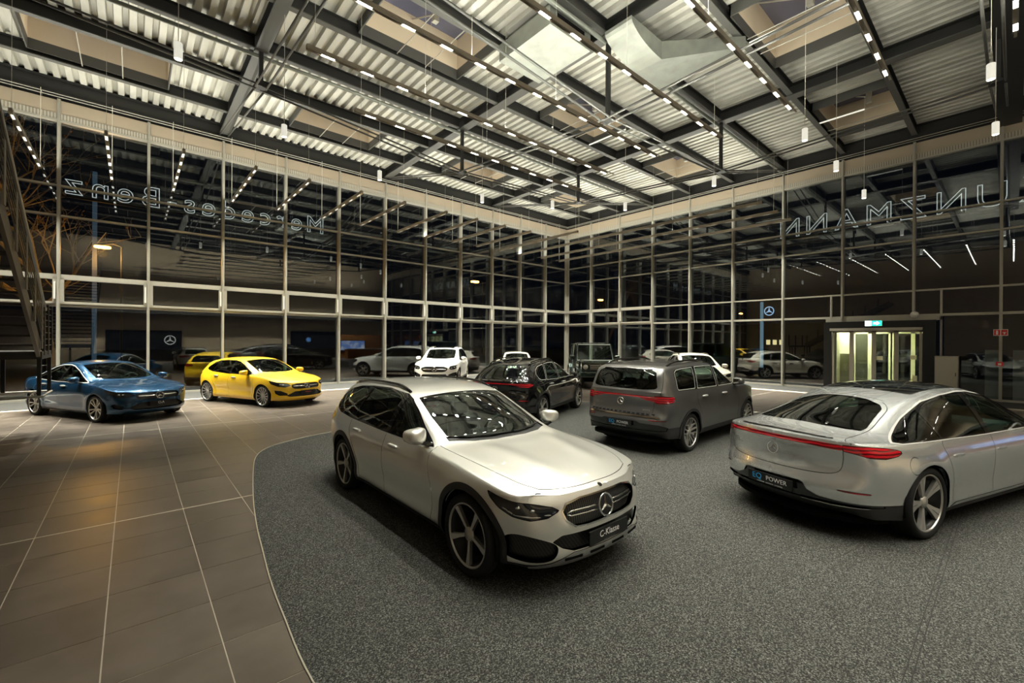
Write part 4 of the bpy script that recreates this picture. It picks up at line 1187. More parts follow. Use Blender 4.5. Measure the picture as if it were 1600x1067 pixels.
# ---- compact electric crossover with sloping tail
def feat_cross(sh):
    arch_trim(sh, 0.055)
    below(sh, 'sill_trim', 0.34, -1.2, 1.2)
    panes(sh, [('side_window', [(0.72, 1.03), (0.55, 1.12), (0.25, 1.29), (0.0, 1.395), (-0.14, 1.425), (-0.18, 1.02)]), ('rear_side_window', [(-0.27, 1.02), (-0.24, 1.435), (-0.55, 1.44), (-0.85, 1.42), (-1.06, 1.04)]), ('quarter_window', [(-1.12, 1.045), (-0.94, 1.41), (-1.25, 1.365), (-1.45, 1.28), (-1.52, 1.18), (-1.48, 1.09), (-1.38, 1.055)])], 0.010, outb(0.45))
    sh.take('window_trim', 'side', [(0.80, 1.01), (0.70, 1.06), (0.25, 1.31), (0.0, 1.415), (-0.2, 1.455), (-0.6, 1.46), (-1.0, 1.425), (-1.3, 1.37), (-1.5, 1.28), (-1.56, 1.17), (-1.50, 1.06), (-1.35, 1.02), (-0.3, 1.0)], lim=outb(0.45))
    sh.take('windshield', 'plan', [(0.98, -0.1), (0.98, 0.2), (0.90, 0.45), (0.78, 0.62), (0.45, 0.61), (0.10, 0.565), (0.13, 0.3), (0.14, -0.1)])
    sh.take('rear_window', 'rear', [(-0.1, 1.425), (0.42, 1.415), (0.50, 1.38), (0.60, 1.13), (0.56, 1.09), (-0.1, 1.075)])
    sh.take('grille', 'front', [(-0.1, 0.79), (0.38, 0.785), (0.52, 0.74), (0.54, 0.67), (0.44, 0.58), (-0.1, 0.56)])
    sh.take('headlight', 'ring', [(0.56, 0.76), (0.66, 0.815), (0.90, 0.85), (1.15, 0.895), (1.10, 0.80), (0.92, 0.735), (0.70, 0.71)], seam=0.003)
    sh.take('side_intake', 'ring', [(0.60, 0.46), (0.75, 0.53), (0.98, 0.55), (1.02, 0.46), (0.92, 0.40), (0.65, 0.40)])
    sh.take('lower_intake', 'front', [(-0.1, 0.50), (0.42, 0.50), (0.50, 0.42), (-0.1, 0.41)])
    below(sh, 'bumper_lip', 0.33, 1.3, 9)
    sh.take('tail_bar', 'rring', [(-0.1, 1.005), (0.55, 1.0), (0.55, 0.955), (0.40, 0.972), (-0.1, 0.978)])
    sh.take('tail_light', 'rring', [(0.55, 1.002), (0.75, 1.005), (1.02, 0.99), (1.06, 0.965), (1.0, 0.93), (0.85, 0.905), (0.65, 0.92), (0.55, 0.953)], seam=0.003)
    sh.take('rear_insert', 'rring', [(-0.1, 0.60), (0.34, 0.60), (0.40, 0.56), (0.75, 0.52), (0.70, 0.46), (-0.1, 0.45)])
    sh.take('rear_reflector', 'rring', [(0.60, 0.62), (0.95, 0.61), (0.93, 0.59), (0.65, 0.59)])
    sh.take('tail_chrome', 'rring', [(-0.1, 0.44), (0.7, 0.45), (0.78, 0.42), (0.6, 0.40), (-0.1, 0.40)])
    below(sh, 'rear_diffuser', 0.46, -9, -1.6)
    sh.line('side', [(0.85, 1.02), (0.88, 0.8), (0.90, 0.55), (0.84, 0.34)])
    sh.line('side', [(-0.22, 1.01), (-0.24, 0.7), (-0.20, 0.34)])
    sh.line('side', [(-1.10, 1.03), (-1.10, 0.88), (-0.95, 0.66), (-0.86, 0.5), (-0.85, 0.34)])
    sh.line('rring', [(0.54, 0.95), (0.52, 0.80), (0.46, 0.66), (-0.1, 0.64)])
    sh.line('plan', [(2.03, -0.1), (2.0, 0.3), (1.90, 0.55), (1.70, 0.67), (1.2, 0.74), (0.85, 0.76)], lim=lambda V: 0.82 - V[:, 2])

CROSS = dict(
    wb=2.729, rt=0.345, rr=0.26, arch=0.388, wheel='twin', flare=0.022, floor=0.23, crown=2.3, smooth=8,
    outline=[(2.17, 0, .83, .25), (2.155, .28, .83, .25), (2.09, .53, .83, .25), (1.95, .74, .845, .25), (1.75, .845, .88, .26), (1.42, .895, .94, .25), (1.0, .91, .975, .25), (.4, .915, .99, .25), (-.3, .916, 1.0, .25), (-.9, .916, 1.01, .25),
             (-1.4, .912, 1.025, .26), (-1.8, .88, 1.035, .29), (-2.06, .78, 1.045, .31), (-2.20, .58, 1.05, .32), (-2.265, .30, 1.055, .32), (-2.28, 0, 1.055, .32)],
    prof_side=[(.22, .10), (.28, .045), (.34, .022), (.48, .03), (.62, .008), (.78, .0), (.90, .012), (.98, .035), (1.06, .07)],
    prof_front=[(.24, .10), (.29, .03), (.38, .0), (.5, .01), (.65, .02), (.76, .05), (.86, .11)],
    prof_rear=[(.30, .18), (.38, .06), (.48, .01), (.58, .0), (.66, .012), (.74, .055), (.85, .06), (.95, .045), (1.02, .045), (1.08, .06)],
    rail=[(2.17, .45, .84), (1.8, .64, .92), (1.4, .70, .985), (1.05, .725, 1.02), (.85, .73, 1.045), (.6, .715, 1.16), (.35, .69, 1.285), (.1, .665, 1.405), (-.15, .64, 1.475), (-.5, .63, 1.505), (-.9, .62, 1.49), (-1.3, .605, 1.435),
          (-1.6, .595, 1.365), (-1.85, .595, 1.26), (-2.05, .61, 1.13), (-2.2, .58, 1.06)],
    top=[(2.17, .83), (2.08, .88), (1.85, .935), (1.5, .99), (1.15, 1.03), (1.0, 1.05), (.94, 1.075), (.65, 1.23), (.4, 1.36), (.13, 1.475), (-.05, 1.52), (-.4, 1.555), (-.8, 1.555), (-1.2, 1.525), (-1.6, 1.47), (-1.78, 1.435), (-1.86, 1.38), (-2.05, 1.20), (-2.18, 1.09), (-2.28, 1.055)],
    features=feat_cross, build=CAR_BUILD, mats={}, mirror=(0.62, 1.04), handles=[(0.03, 0.92), (-0.86, 0.93)],
    cabin=dict(dash=0.58, front=-0.08, rear=-0.90, sz=0.40, dz=1.0), star_r=(0.066, 0.87), star_f=(0.10, 0.68, 0.0),
    plate_r=(0.53, [('EQ', 0.090, 'blue_ink', -0.15), ('POWER', 0.070, 'white_ink', 0.08)], 0.018), roof_rails=(-0.1, -1.5, 0.05, 0.035, 'gloss_black'), small='KUNZMANN   KUNZMANN   KUNZMANN')

# ---- compact coupe saloon
def nose_compact(sh, dz=0.0, amg=False):
    k = lambda P: [(a, b + dz) for a, b in P]
    sh.take('grille', 'front', k([(-0.1, 0.695), (0.30, 0.695), (0.45, 0.675), (0.49, 0.64), (0.46, 0.57), (0.40, 0.54), (-0.1, 0.535)]))
    sh.take('headlight', 'ring', k([(0.52, 0.645), (0.60, 0.695), (0.85, 0.73), (1.20, 0.795), (1.12, 0.705), (0.88, 0.625), (0.68, 0.60)]), seam=0.003)
    if amg:
        sh.take('side_intake', 'ring', k([(0.62, 0.42), (0.80, 0.50), (1.00, 0.515), (0.98, 0.42), (0.85, 0.36), (0.62, 0.36)]))
        sh.take('lower_intake', 'front', k([(-0.1, 0.47), (0.40, 0.47), (0.62, 0.36), (0.55, 0.32), (-0.1, 0.31)]))
    else:
        sh.take('lower_intake', 'front', k([(-0.1, 0.47), (0.42, 0.47), (0.60, 0.36), (0.52, 0.30), (-0.1, 0.29)]))
        sh.take('side_intake', 'ring', k([(0.72, 0.40), (0.95, 0.46), (1.02, 0.42), (0.95, 0.34), (0.75, 0.32)]))
    sh.line('plan', [(sh.cfg['xh'], -0.1), (sh.cfg['xh'] - 0.03, 0.25), (sh.cfg['xh'] - 0.12, 0.48), (sh.cfg['xh'] - 0.32, 0.64), (1.3, 0.73), (0.86, 0.76)], lim=lambda V: 0.68 - V[:, 2])

def feat_coupe(sh):
    below(sh, 'sill_trim', 0.23, -1.2, 1.2)
    sh.take('side_window', 'side', [(0.80, 0.945), (0.60, 1.04), (0.30, 1.18), (0.0, 1.285), (-0.15, 1.31), (-0.20, 0.94)], lim=outb(0.45))
    sh.take('rear_side_window', 'side', [(-0.28, 0.945), (-0.24, 1.318), (-0.55, 1.31), (-0.85, 1.25), (-1.12, 1.13), (-1.18, 0.97)], lim=outb(0.45))
    sh.take('quarter_window', 'side', [(-1.22, 0.975), (-1.17, 1.11), (-1.40, 1.02), (-1.42, 0.99)], lim=outb(0.45))
    sh.take('window_trim', 'side', [(0.87, 0.935), (0.60, 1.052), (0.30, 1.192), (0.0, 1.298), (-0.2, 1.328), (-0.55, 1.322), (-0.88, 1.262), (-1.2, 1.135), (-1.43, 1.03), (-1.46, 0.985), (-1.2, 0.958), (-0.3, 0.93)], lim=outb(0.45))
    sh.take('window_chrome', 'side', [(0.92, 0.92), (0.60, 1.066), (0.30, 1.206), (0.0, 1.312), (-0.2, 1.342), (-0.56, 1.336), (-0.90, 1.274), (-1.2, 1.15), (-1.45, 1.04), (-1.49, 0.98), (-1.2, 0.945), (-0.3, 0.916)], lim=outb(0.45))
    sh.take('windshield', 'plan', [(1.02, -0.1), (1.02, 0.2), (0.94, 0.45), (0.82, 0.61), (0.45, 0.59), (0.12, 0.545), (0.15, 0.3), (0.16, -0.1)])
    sh.take('rear_window', 'plan', [(-1.10, -0.1), (-1.10, 0.3), (-1.16, 0.44), (-1.55, 0.52), (-1.80, 0.53), (-1.86, 0.3), (-1.88, -0.1)])
    nose_compact(sh)
    sh.take('tail_light', 'rring', [(0.36, 0.86), (0.45, 0.90), (0.80, 0.90), (1.02, 0.87), (0.85, 0.81), (0.5, 0.81)], seam=0.003)
    below(sh, 'rear_diffuser', 0.36, -9, -1.7)
    sh.line('side', [(0.92, 0.92), (0.95, 0.7), (0.96, 0.5), (0.90, 0.23)]); sh.line('side', [(-0.24, 0.92), (-0.26, 0.6), (-0.22, 0.23)])
    sh.line('side', [(-1.20, 0.95), (-1.18, 0.8), (-1.0, 0.6), (-0.90, 0.45), (-0.88, 0.23)])

def coupe_extra(car, sf, M, paint):
    blade(car, sf, M, 0.10, 0.43, 0.615, 0.01, 0.015)
    lamp_bits(car, sf, M, [(0.66, 0.665, 0.022), (0.74, 0.685, 0.022)])

COUPE = dict(
    wb=2.729, rt=0.325, rr=0.255, arch=0.36, wheel='twin', flare=0.02, floor=0.19, crown=2.1, smooth=9, xh=2.09,
    outline=[(2.29, 0, .715, .21), (2.275, .27, .715, .21), (2.20, .52, .715, .21), (2.05, .73, .73, .21), (1.83, .84, .775, .22), (1.5, .892, .845, .20), (1.1, .905, .885, .20), (.5, .91, .90, .20), (-.2, .912, .91, .20), (-.9, .913, .925, .20),
             (-1.4, .913, .94, .21), (-1.85, .875, .945, .23), (-2.15, .77, .945, .26), (-2.31, .57, .95, .27), (-2.38, .30, .955, .27), (-2.40, 0, .955, .27)],
    prof_side=[(.18, .10), (.23, .05), (.29, .03), (.42, .03), (.56, .008), (.70, .0), (.80, .012), (.88, .035), (.96, .075)],
    prof_front=[(.20, .10), (.25, .03), (.33, .0), (.45, .012), (.55, .015), (.64, .04), (.70, .075), (.78, .12)],
    prof_rear=[(.25, .16), (.33, .05), (.42, .008), (.52, .0), (.62, .015), (.72, .05), (.82, .05), (.9, .045), (.96, .06)],
    rail=[(2.29, .45, .725), (1.9, .63, .80), (1.5, .69, .875), (1.15, .715, .92), (.95, .72, .945), (.7, .695, 1.06), (.4, .665, 1.20), (.12, .635, 1.305), (-.15, .61, 1.365), (-.5, .60, 1.37), (-.85, .595, 1.325), (-1.2, .59, 1.235),
          (-1.55, .59, 1.12), (-1.85, .61, 1.015), (-2.1, .62, .97), (-2.35, .45, .955)],
    top=[(2.29, .715), (2.18, .765), (1.9, .835), (1.5, .905), (1.2, .95), (1.06, .97), (1.0, .995), (.7, 1.145), (.4, 1.28), (.14, 1.375), (-.1, 1.42), (-.4, 1.437), (-.8, 1.41), (-1.2, 1.32), (-1.6, 1.18), (-1.88, 1.065), (-2.1, 1.015), (-2.32, .985), (-2.40, .955)],
    dome=(0.36, 0.014, 1.05, 2.1), features=feat_coupe, build=CAR_BUILD, mats={}, mirror=(0.68, 0.965), handles=[(0.02, 0.83), (-0.90, 0.845)],
    cabin=dict(dash=0.62, front=-0.05, rear=-0.88, sz=0.27, dz=0.93), star_f=(0.092, 0.615, 0.0), plate_f=(0.43, [('CLA', 0.075, 'white_ink', 0)], 0.02), extra=coupe_extra)

# ---- compact hatchback
def feat_hatch(sh):
    sh.take('side_window', 'side', [(0.80, 0.955), (0.60, 1.05), (0.30, 1.19), (0.02, 1.295), (-0.12, 1.32), (-0.18, 0.95)], lim=outb(0.45))
    sh.take('rear_side_window', 'side', [(-0.26, 0.955), (-0.22, 1.33), (-0.6, 1.335), (-0.95, 1.31), (-1.10, 1.0)], lim=outb(0.45))
    sh.take('quarter_window', 'side', [(-1.14, 1.01), (-1.01, 1.30), (-1.22, 1.26), (-1.42, 1.12), (-1.44, 1.08), (-1.36, 1.05)], lim=outb(0.45))
    sh.take('window_trim', 'side', [(0.88, 0.94), (0.60, 1.07), (0.30, 1.21), (0.02, 1.315), (-0.2, 1.348), (-0.6, 1.355), (-1.0, 1.33), (-1.25, 1.275), (-1.46, 1.13), (-1.48, 1.07), (-1.38, 1.025), (-1.1, 0.975), (-0.3, 0.935)], lim=outb(0.45))
    sh.take('windshield', 'plan', [(1.02, -0.1), (1.02, 0.2), (0.94, 0.45), (0.82, 0.61), (0.45, 0.59), (0.12, 0.55), (0.15, 0.3), (0.16, -0.1)])
    sh.take('rear_window', 'rear', [(-0.1, 1.30), (0.40, 1.29), (0.48, 1.25), (0.54, 1.05), (0.50, 1.02), (-0.1, 1.01)])
    nose_compact(sh, amg=True)
    sh.take('tail_light', 'rring', [(0.40, 0.87), (0.45, 0.93), (0.75, 0.95), (1.02, 0.93), (0.98, 0.86), (0.70, 0.83)], seam=0.003)
    below(sh, 'rear_diffuser', 0.38, -9, -1.6)
    sh.line('side', [(0.92, 0.93), (0.95, 0.7), (0.96, 0.5), (0.90, 0.22)]); sh.line('side', [(-0.22, 0.94), (-0.24, 0.6), (-0.20, 0.22)])
    sh.line('side', [(-1.12, 0.98), (-1.12, 0.82), (-0.98, 0.62), (-0.88, 0.45), (-0.87, 0.22)])

HATCH = dict(
    wb=2.729, rt=0.325, rr=0.262, arch=0.362, wheel='multi', flare=0.02, floor=0.18, crown=2.2, smooth=9, xh=2.06,
    outline=[(2.26, 0, .72, .20), (2.245, .27, .72, .20), (2.17, .52, .72, .20), (2.02, .73, .735, .20), (1.80, .835, .785, .21), (1.48, .882, .855, .20), (1.1, .895, .895, .19), (.5, .898, .915, .19), (-.2, .898, .925, .19), (-.8, .898, .94, .19),
             (-1.35, .895, .955, .20), (-1.7, .855, .965, .23), (-1.94, .75, .97, .26), (-2.07, .55, .975, .27), (-2.13, .28, .98, .27), (-2.145, 0, .98, .27)],
    prof_side=[(.17, .09), (.22, .035), (.28, .02), (.42, .03), (.56, .008), (.70, .0), (.80, .01), (.90, .035), (.98, .07)],
    prof_front=[(.20, .08), (.24, .02), (.31, .0), (.45, .015), (.55, .015), (.64, .04), (.70, .075), (.78, .12)],
    prof_rear=[(.25, .14), (.33, .05), (.42, .008), (.52, .0), (.62, .012), (.72, .05), (.82, .05), (.9, .045), (1.0, .06)],
    rail=[(2.26, .45, .73), (1.9, .62, .80), (1.5, .68, .885), (1.15, .71, .93), (.95, .715, .955), (.7, .69, 1.07), (.4, .66, 1.21), (.12, .632, 1.315), (-.15, .61, 1.375), (-.5, .605, 1.395), (-.9, .60, 1.385), (-1.3, .585, 1.335),
          (-1.58, .575, 1.28), (-1.75, .575, 1.19), (-1.95, .59, 1.03), (-2.08, .55, .98)],
    top=[(2.26, .72), (2.15, .77), (1.9, .84), (1.5, .915), (1.2, .96), (1.06, .98), (1.0, 1.005), (.7, 1.155), (.4, 1.29), (.14, 1.385), (-.1, 1.425), (-.4, 1.443), (-.8, 1.437), (-1.2, 1.405), (-1.6, 1.355), (-1.72, 1.33), (-1.79, 1.26), (-1.95, 1.08), (-2.06, 1.0), (-2.145, .98)],
    dome=(0.36, 0.012, 1.05, 2.05), features=feat_hatch, build=CAR_BUILD, mats={}, mirror=(0.68, 0.975), handles=[(0.03, 0.845), (-0.86, 0.86)],
    cabin=dict(dash=0.62, front=-0.05, rear=-0.85, sz=0.27, dz=0.94), star_f=(0.092, 0.615, 0.0), plate_f=(0.43, [('A-Klasse', 0.062, 'red_ink', 0)], 0.02), extra=coupe_extra)

# ---- large SUV seen from the front
def scaled(cfg, sx=1.0, sy=1.0, sz=1.0):
    return cfg
def feat_big(sh):
    arch_trim(sh, 0.03)
    below(sh, 'sill_trim', 0.36, -1.2, 1.2)
    sh.take('side_window', 'side', [(0.70, 1.16), (0.55, 1.25), (0.25, 1.43), (0.02, 1.545), (-0.12, 1.58), (-0.16, 1.15)], lim=outb(0.45))
    sh.take('rear_side_window', 'side', [(-0.25, 1.15), (-0.22, 1.59), (-0.6, 1.60), (-1.0, 1.58), (-1.2, 1.16)], lim=outb(0.45))
    sh.take('quarter_window', 'side', [(-1.3, 1.17), (-1.1, 1.57), (-1.6, 1.53), (-1.95, 1.40), (-1.95, 1.20)], lim=outb(0.45))
    sh.take('window_trim', 'side', [(0.80, 1.13), (0.25, 1.45), (0.02, 1.565), (-0.15, 1.60), (-0.6, 1.62), (-1.1, 1.60), (-1.6, 1.55), (-1.98, 1.42), (-1.98, 1.16), (-0.3, 1.12)], lim=outb(0.45))
    sh.take('windshield', 'plan', [(0.98, -0.1), (0.98, 0.2), (0.92, 0.45), (0.80, 0.66), (0.45, 0.66), (0.10, 0.63), (0.13, 0.3), (0.14, -0.1)])
    sh.take('roof_glass', 'plan', [(0.0, -0.1), (0.0, 0.5), (-1.3, 0.5), (-1.3, -0.1)])
    sh.take('rear_window', 'rear', [(-0.1, 1.55), (0.5, 1.54), (0.62, 1.22), (-0.1, 1.18)])
    sh.take('grille', 'front', [(-0.1, 0.90), (0.40, 0.89), (0.56, 0.83), (0.57, 0.76), (0.48, 0.68), (0.36, 0.655), (-0.1, 0.65)])
    sh.take('headlight', 'ring', [(0.66, 0.80), (0.72, 0.90), (0.95, 0.93), (1.18, 0.955), (1.16, 0.85), (0.98, 0.78), (0.75, 0.76)], seam=0.003)
    sh.take('side_intake', 'ring', [(0.62, 0.55), (0.85, 0.63), (1.08, 0.65), (1.08, 0.50), (0.9, 0.44), (0.62, 0.44)])
    sh.take('lower_intake', 'front', [(-0.1, 0.57), (0.50, 0.57), (0.58, 0.44), (-0.1, 0.40)])
    sh.take('tail_light', 'rring', [(0.40, 0.98), (0.45, 1.06), (0.8, 1.07), (1.1, 1.05), (1.0, 0.97)])
    below(sh, 'rear_diffuser', 0.5, -9, -1.7)
    sh.line('side', [(0.82, 1.12), (0.85, 0.8), (0.86, 0.36)]); sh.line('side', [(-0.2, 1.13), (-0.2, 0.36)]); sh.line('side', [(-1.25, 1.15), (-1.15, 0.8), (-1.0, 0.55), (-0.98, 0.36)])
    sh.line('plan', [(2.17, -0.1), (2.14, 0.3), (2.04, 0.58), (1.80, 0.72), (1.2, 0.80), (0.85, 0.83)], lim=lambda V: 0.9 - V[:, 2])

def big_extra(car, sf, M, paint):
    blade(car, sf, M, 0.12, 0.50, 0.775, 0.0, 0.02, 0.005)
    lamp_bits(car, sf, M, [(0.74, 0.84, 0.03), (0.82, 0.86, 0.03)])

BIG = dict(
    wb=2.995, rt=0.385, rr=0.27, arch=0.43, wheel='twin', flare=0.025, floor=0.25, crown=2.4, smooth=8,
    outline=[(2.36, 0, .94, .27), (2.345, .30, .94, .27), (2.27, .58, .94, .27), (2.12, .80, .95, .27), (1.90, .92, .985, .28), (1.5, .97, 1.04, .27), (1.0, .98, 1.08, .26), (.3, .985, 1.10, .26), (-.5, .985, 1.11, .26), (-1.2, .985, 1.12, .27),
             (-1.7, .975, 1.13, .28), (-2.15, .92, 1.14, .31), (-2.42, .80, 1.15, .33), (-2.53, .58, 1.155, .34), (-2.57, .30, 1.155, .34), (-2.58, 0, 1.155, .34)],
    prof_side=[(.24, .10), (.30, .04), (.36, .022), (.5, .03), (.66, .008), (.85, .0), (.98, .008), (1.08, .03), (1.16, .06)],
    prof_front=[(.24, .10), (.30, .03), (.42, .0), (.6, .01), (.75, .02), (.86, .045), (.96, .10)],
    prof_rear=[(.30, .18), (.38, .06), (.5, .01), (.65, .0), (.75, .02), (.9, .05), (1.05, .05), (1.16, .07)],
    rail=[(2.36, .5, .95), (2.0, .70, 1.03), (1.5, .77, 1.10), (1.1, .79, 1.135), (.9, .80, 1.15), (.65, .785, 1.27), (.35, .76, 1.43), (.1, .735, 1.555), (-.1, .715, 1.62), (-.5, .705, 1.665), (-1.0, .70, 1.67), (-1.5, .69, 1.64),
          (-1.9, .68, 1.575), (-2.15, .67, 1.46), (-2.35, .68, 1.28), (-2.52, .6, 1.16)],
    top=[(2.36, .94), (2.26, .99), (2.0, 1.045), (1.5, 1.115), (1.15, 1.15), (1.02, 1.165), (.95, 1.19), (.65, 1.36), (.4, 1.49), (.13, 1.62), (-.05, 1.675), (-.4, 1.72), (-.9, 1.735), (-1.5, 1.71), (-1.95, 1.65), (-2.15, 1.60), (-2.25, 1.52), (-2.42, 1.27), (-2.58, 1.155)],
    dome=(0.40, 0.015, 1.0, 2.2), features=feat_big, build=CAR_BUILD, mats={}, mirror=(0.66, 1.17), handles=[(0.05, 1.0), (-0.95, 1.01)],
    cabin=dict(dash=0.60, front=-0.05, rear=-0.95, sz=0.48, dz=1.11), star_f=(0.115, 0.775, 0.0), roof_rails=(-0.1, -1.9, 0.05, 0.04, 'chrome'), extra=big_extra)

# ---- upright off-roader, built from flat panels
def offroader(name, M, paint, loc, rz, label, group):
    car = empty(name, loc, rz, label, 'car', group)
    def panel(nm, mb, m, bev=0.02):
        V, F = mb.V, mb.F
        return mb.build(nm, m, car)
    b = MB(); rbox(b, (-0.25, 0, 0.86), (3.75, 1.78, 0.60), 0.05); rbox(b, (1.42, 0, 0.90), (1.35, 1.62, 0.52), 0.05); shade_auto(b.build('body_shell', paint, car), 40)
    b = MB()
    prof = [(0.72, 1.16), (0.40, 1.86), (0.30, 1.90), (-2.05, 1.90), (-2.10, 1.84), (-2.12, 1.16)]
    # cabin frame as pillars and roof
    rbox(b, (-0.86, 0, 1.89), (2.42, 1.56, 0.07), 0.03)
    for sgn in (1, -1):
        for (xa, za), (xb, zb_), w in (((0.70, 1.15), (0.36, 1.88), 0.07), ((-0.42, 1.15), (-0.42, 1.88), 0.09), ((-1.30, 1.15), (-1.30, 1.88), 0.09), ((-2.08, 1.15), (-2.04, 1.88), 0.10)):
            b.beam((xa, sgn * 0.84, za), (xb, sgn * 0.76, zb_), 0.05, w, up=(1, 0, 0))
    b.build('cabin_frame', paint, car)
    for sgn in (1, -1):
        for xa, xb in ((0.64, -0.38), (-0.47, -1.26), (-1.35, -2.02)):
            g = MB(); xt = xa - (0.30 if xa > 0 else 0)
            g.add([(xa, sgn * 0.83, 1.17), (xb, sgn * 0.83, 1.17), (xb, sgn * 0.765, 1.85), (xt, sgn * 0.765, 1.85)], [(0, 1, 2, 3)]); g.build('side_window', M['dark_glass'], car)
    g = MB(); g.add([(0.70, -0.80, 1.17), (0.70, 0.80, 1.17), (0.38, 0.73, 1.85), (0.38, -0.73, 1.85)], [(0, 1, 2, 3)]); g.build('windshield', M['car_glass'], car)
    g = MB()
    for (a, c) in (((0.71, -0.82, 1.16), (0.71, 0.82, 1.16)), ((0.37, -0.75, 1.87), (0.37, 0.75, 1.87)), ((0.71, -0.82, 1.16), (0.37, -0.75, 1.87)), ((0.71, 0.82, 1.16), (0.37, 0.75, 1.87))): g.tube([a, c], 0.022, 6)
    g.build('windshield_frame', M['trim'], car)
    for y in (-0.55, -0.2, 0.2, 0.55):
        b = MB(); rbox(b, (-0.8, y, 1.935), (1.9, 0.03, 0.03), 0.01); b.build('roof_bar', M['plastic'], car)
    b = MB(); b.box(2.08, 2.105, -0.46, 0.46, 0.80, 1.06); b.build('grille', M['grille'], car)
    for z in (0.86, 0.93, 1.0): MB().box(2.10, 2.118, -0.45, 0.45, z - 0.012, z + 0.012).build('grille_bar', M['trim'], car)
    obj('star_emblem', star_mesh(0.11, M['chrome'], 'c'), car, (2.125, 0, 0.93))
    for sgn in (1, -1):
        MB().lathe([(0.0005, 0.03), (0.075, 0.025), (0.10, 0.0), (0.11, -0.02)], 20, 'x', (2.105, sgn * 0.64, 0.93)).build('headlight', M['trim'], car, smooth=True)
        b = MB(); rbox(b, (1.5, sgn * 0.72, 1.19), (0.28, 0.12, 0.07), 0.02); b.build('indicator', M['chrome'], car)
        for xw in (1.42, -1.43):
            b = MB(); V = []; F = []; n = 14
            for i in range(n + 1):
                t = PI * i / n
                for rr, yy in ((0.46, 0.97), (0.52, 0.97), (0.52, 0.80), (0.46, 0.80)): V.append((xw + rr * math.cos(t), sgn * yy, 0.42 + rr * math.sin(t)))
            for i in range(n):
                for k in range(4): F.append((i * 4 + k, i * 4 + (k + 1) % 4, i * 4 + 4 + (k + 1) % 4, i * 4 + 4 + k))
            b.add(V, F); b.build('wheel_arch', paint, car)
        V, F = superell(0.07, 0.12, 0.10, 0.5, 0.5); MB().add(V, F).build('side_mirror', paint, car, (0.55, sgn * 1.02, 1.28), smooth=True)
    b = MB(); rbox(b, (2.14, 0, 0.62), (0.22, 1.72, 0.24), 0.05); b.build('bumper', paint, car)
    b = MB(); rbox(b, (2.22, 0, 0.68), (0.05, 1.3, 0.03), 0.01); b.build('bumper_trim', M['trim'], car)
    b = MB(); b.box(-2.0, 2.0, -0.7, 0.7, 0.30, 0.58); b.build('underbody', M['black'], car)
    tyre, barrel, spokes, cap = wheel_data('twin', 0.40, 0.26, 0.27, M)
    for xw in (1.42, -1.43):
        for sgn in (1, -1):
            w = obj('wheel', tyre, car, (xw, sgn * 0.80, 0.40), (0, 0.3, 0 if sgn > 0 else PI)); obj('rim', barrel, w); obj('spokes', spokes, w); obj('hub_cap', cap, w)
    sd = seat_data(M)
    for sgn in (1, -1): obj('seat', sd, car, (0.0, sgn * 0.38, 0.85))
    return car
# ---------------------------------------------------------------- room
S = 2.25
CX, CY = 22.926, 20.534
X0, Y0 = CX - 14 * S, CY - 13 * S                 # far ends of the glass walls behind / beside the camera
Z1, Z2, Z3, Z4, ZT, ZB, ZD = 3.095, 4.052, 6.018, 6.993, 9.757, 10.0, 10.38
nx = lambda n: CX - n * S
ny = lambda n: CY - n * S
LC = (1.0, 0.975, 0.84)

def tile_mat():
    m = mat('floor_tile', (0.17, 0.14, 0.115), 0.38, spec=0.5)
    nt, N, L, b = nodes_of(m)
    tc = N.new('ShaderNodeTexCoord'); oi = N.new('ShaderNodeObjectInfo')
    ad = N.new('ShaderNodeVectorMath'); ad.operation = 'ADD'
    no = N.new('ShaderNodeTexNoise'); no.inputs['Scale'].default_value = 2.6; no.inputs['Detail'].default_value = 5
    geo = N.new('ShaderNodeNewGeometry')
    L.new(geo.outputs['Position'], no.inputs['Vector'])
    cr = N.new('ShaderNodeValToRGB'); cr.color_ramp.elements[0].position = 0.3; cr.color_ramp.elements[1].position = 0.7
    cr.color_ramp.elements[0].color = (0.085, 0.068, 0.053, 1); cr.color_ramp.elements[1].color = (0.135, 0.110, 0.088, 1)
    L.new(no.outputs['Fac'], cr.inputs[0])
    hs = N.new('ShaderNodeHueSaturation')
    mr = N.new('ShaderNodeMapRange'); mr.inputs['To Min'].default_value = 0.88; mr.inputs['To Max'].default_value = 1.12
    L.new(oi.outputs['Random'], mr.inputs['Value']); L.new(mr.outputs[0], hs.inputs['Value'])
    L.new(cr.outputs[0], hs.inputs['Color']); L.new(hs.outputs[0], b.inputs['Base Color'])
    m2 = N.new('ShaderNodeMapRange'); m2.inputs['To Min'].default_value = 0.28; m2.inputs['To Max'].default_value = 0.45
    L.new(no.outputs['Fac'], m2.inputs['Value']); L.new(m2.outputs[0], b.inputs['Roughness'])
    return m

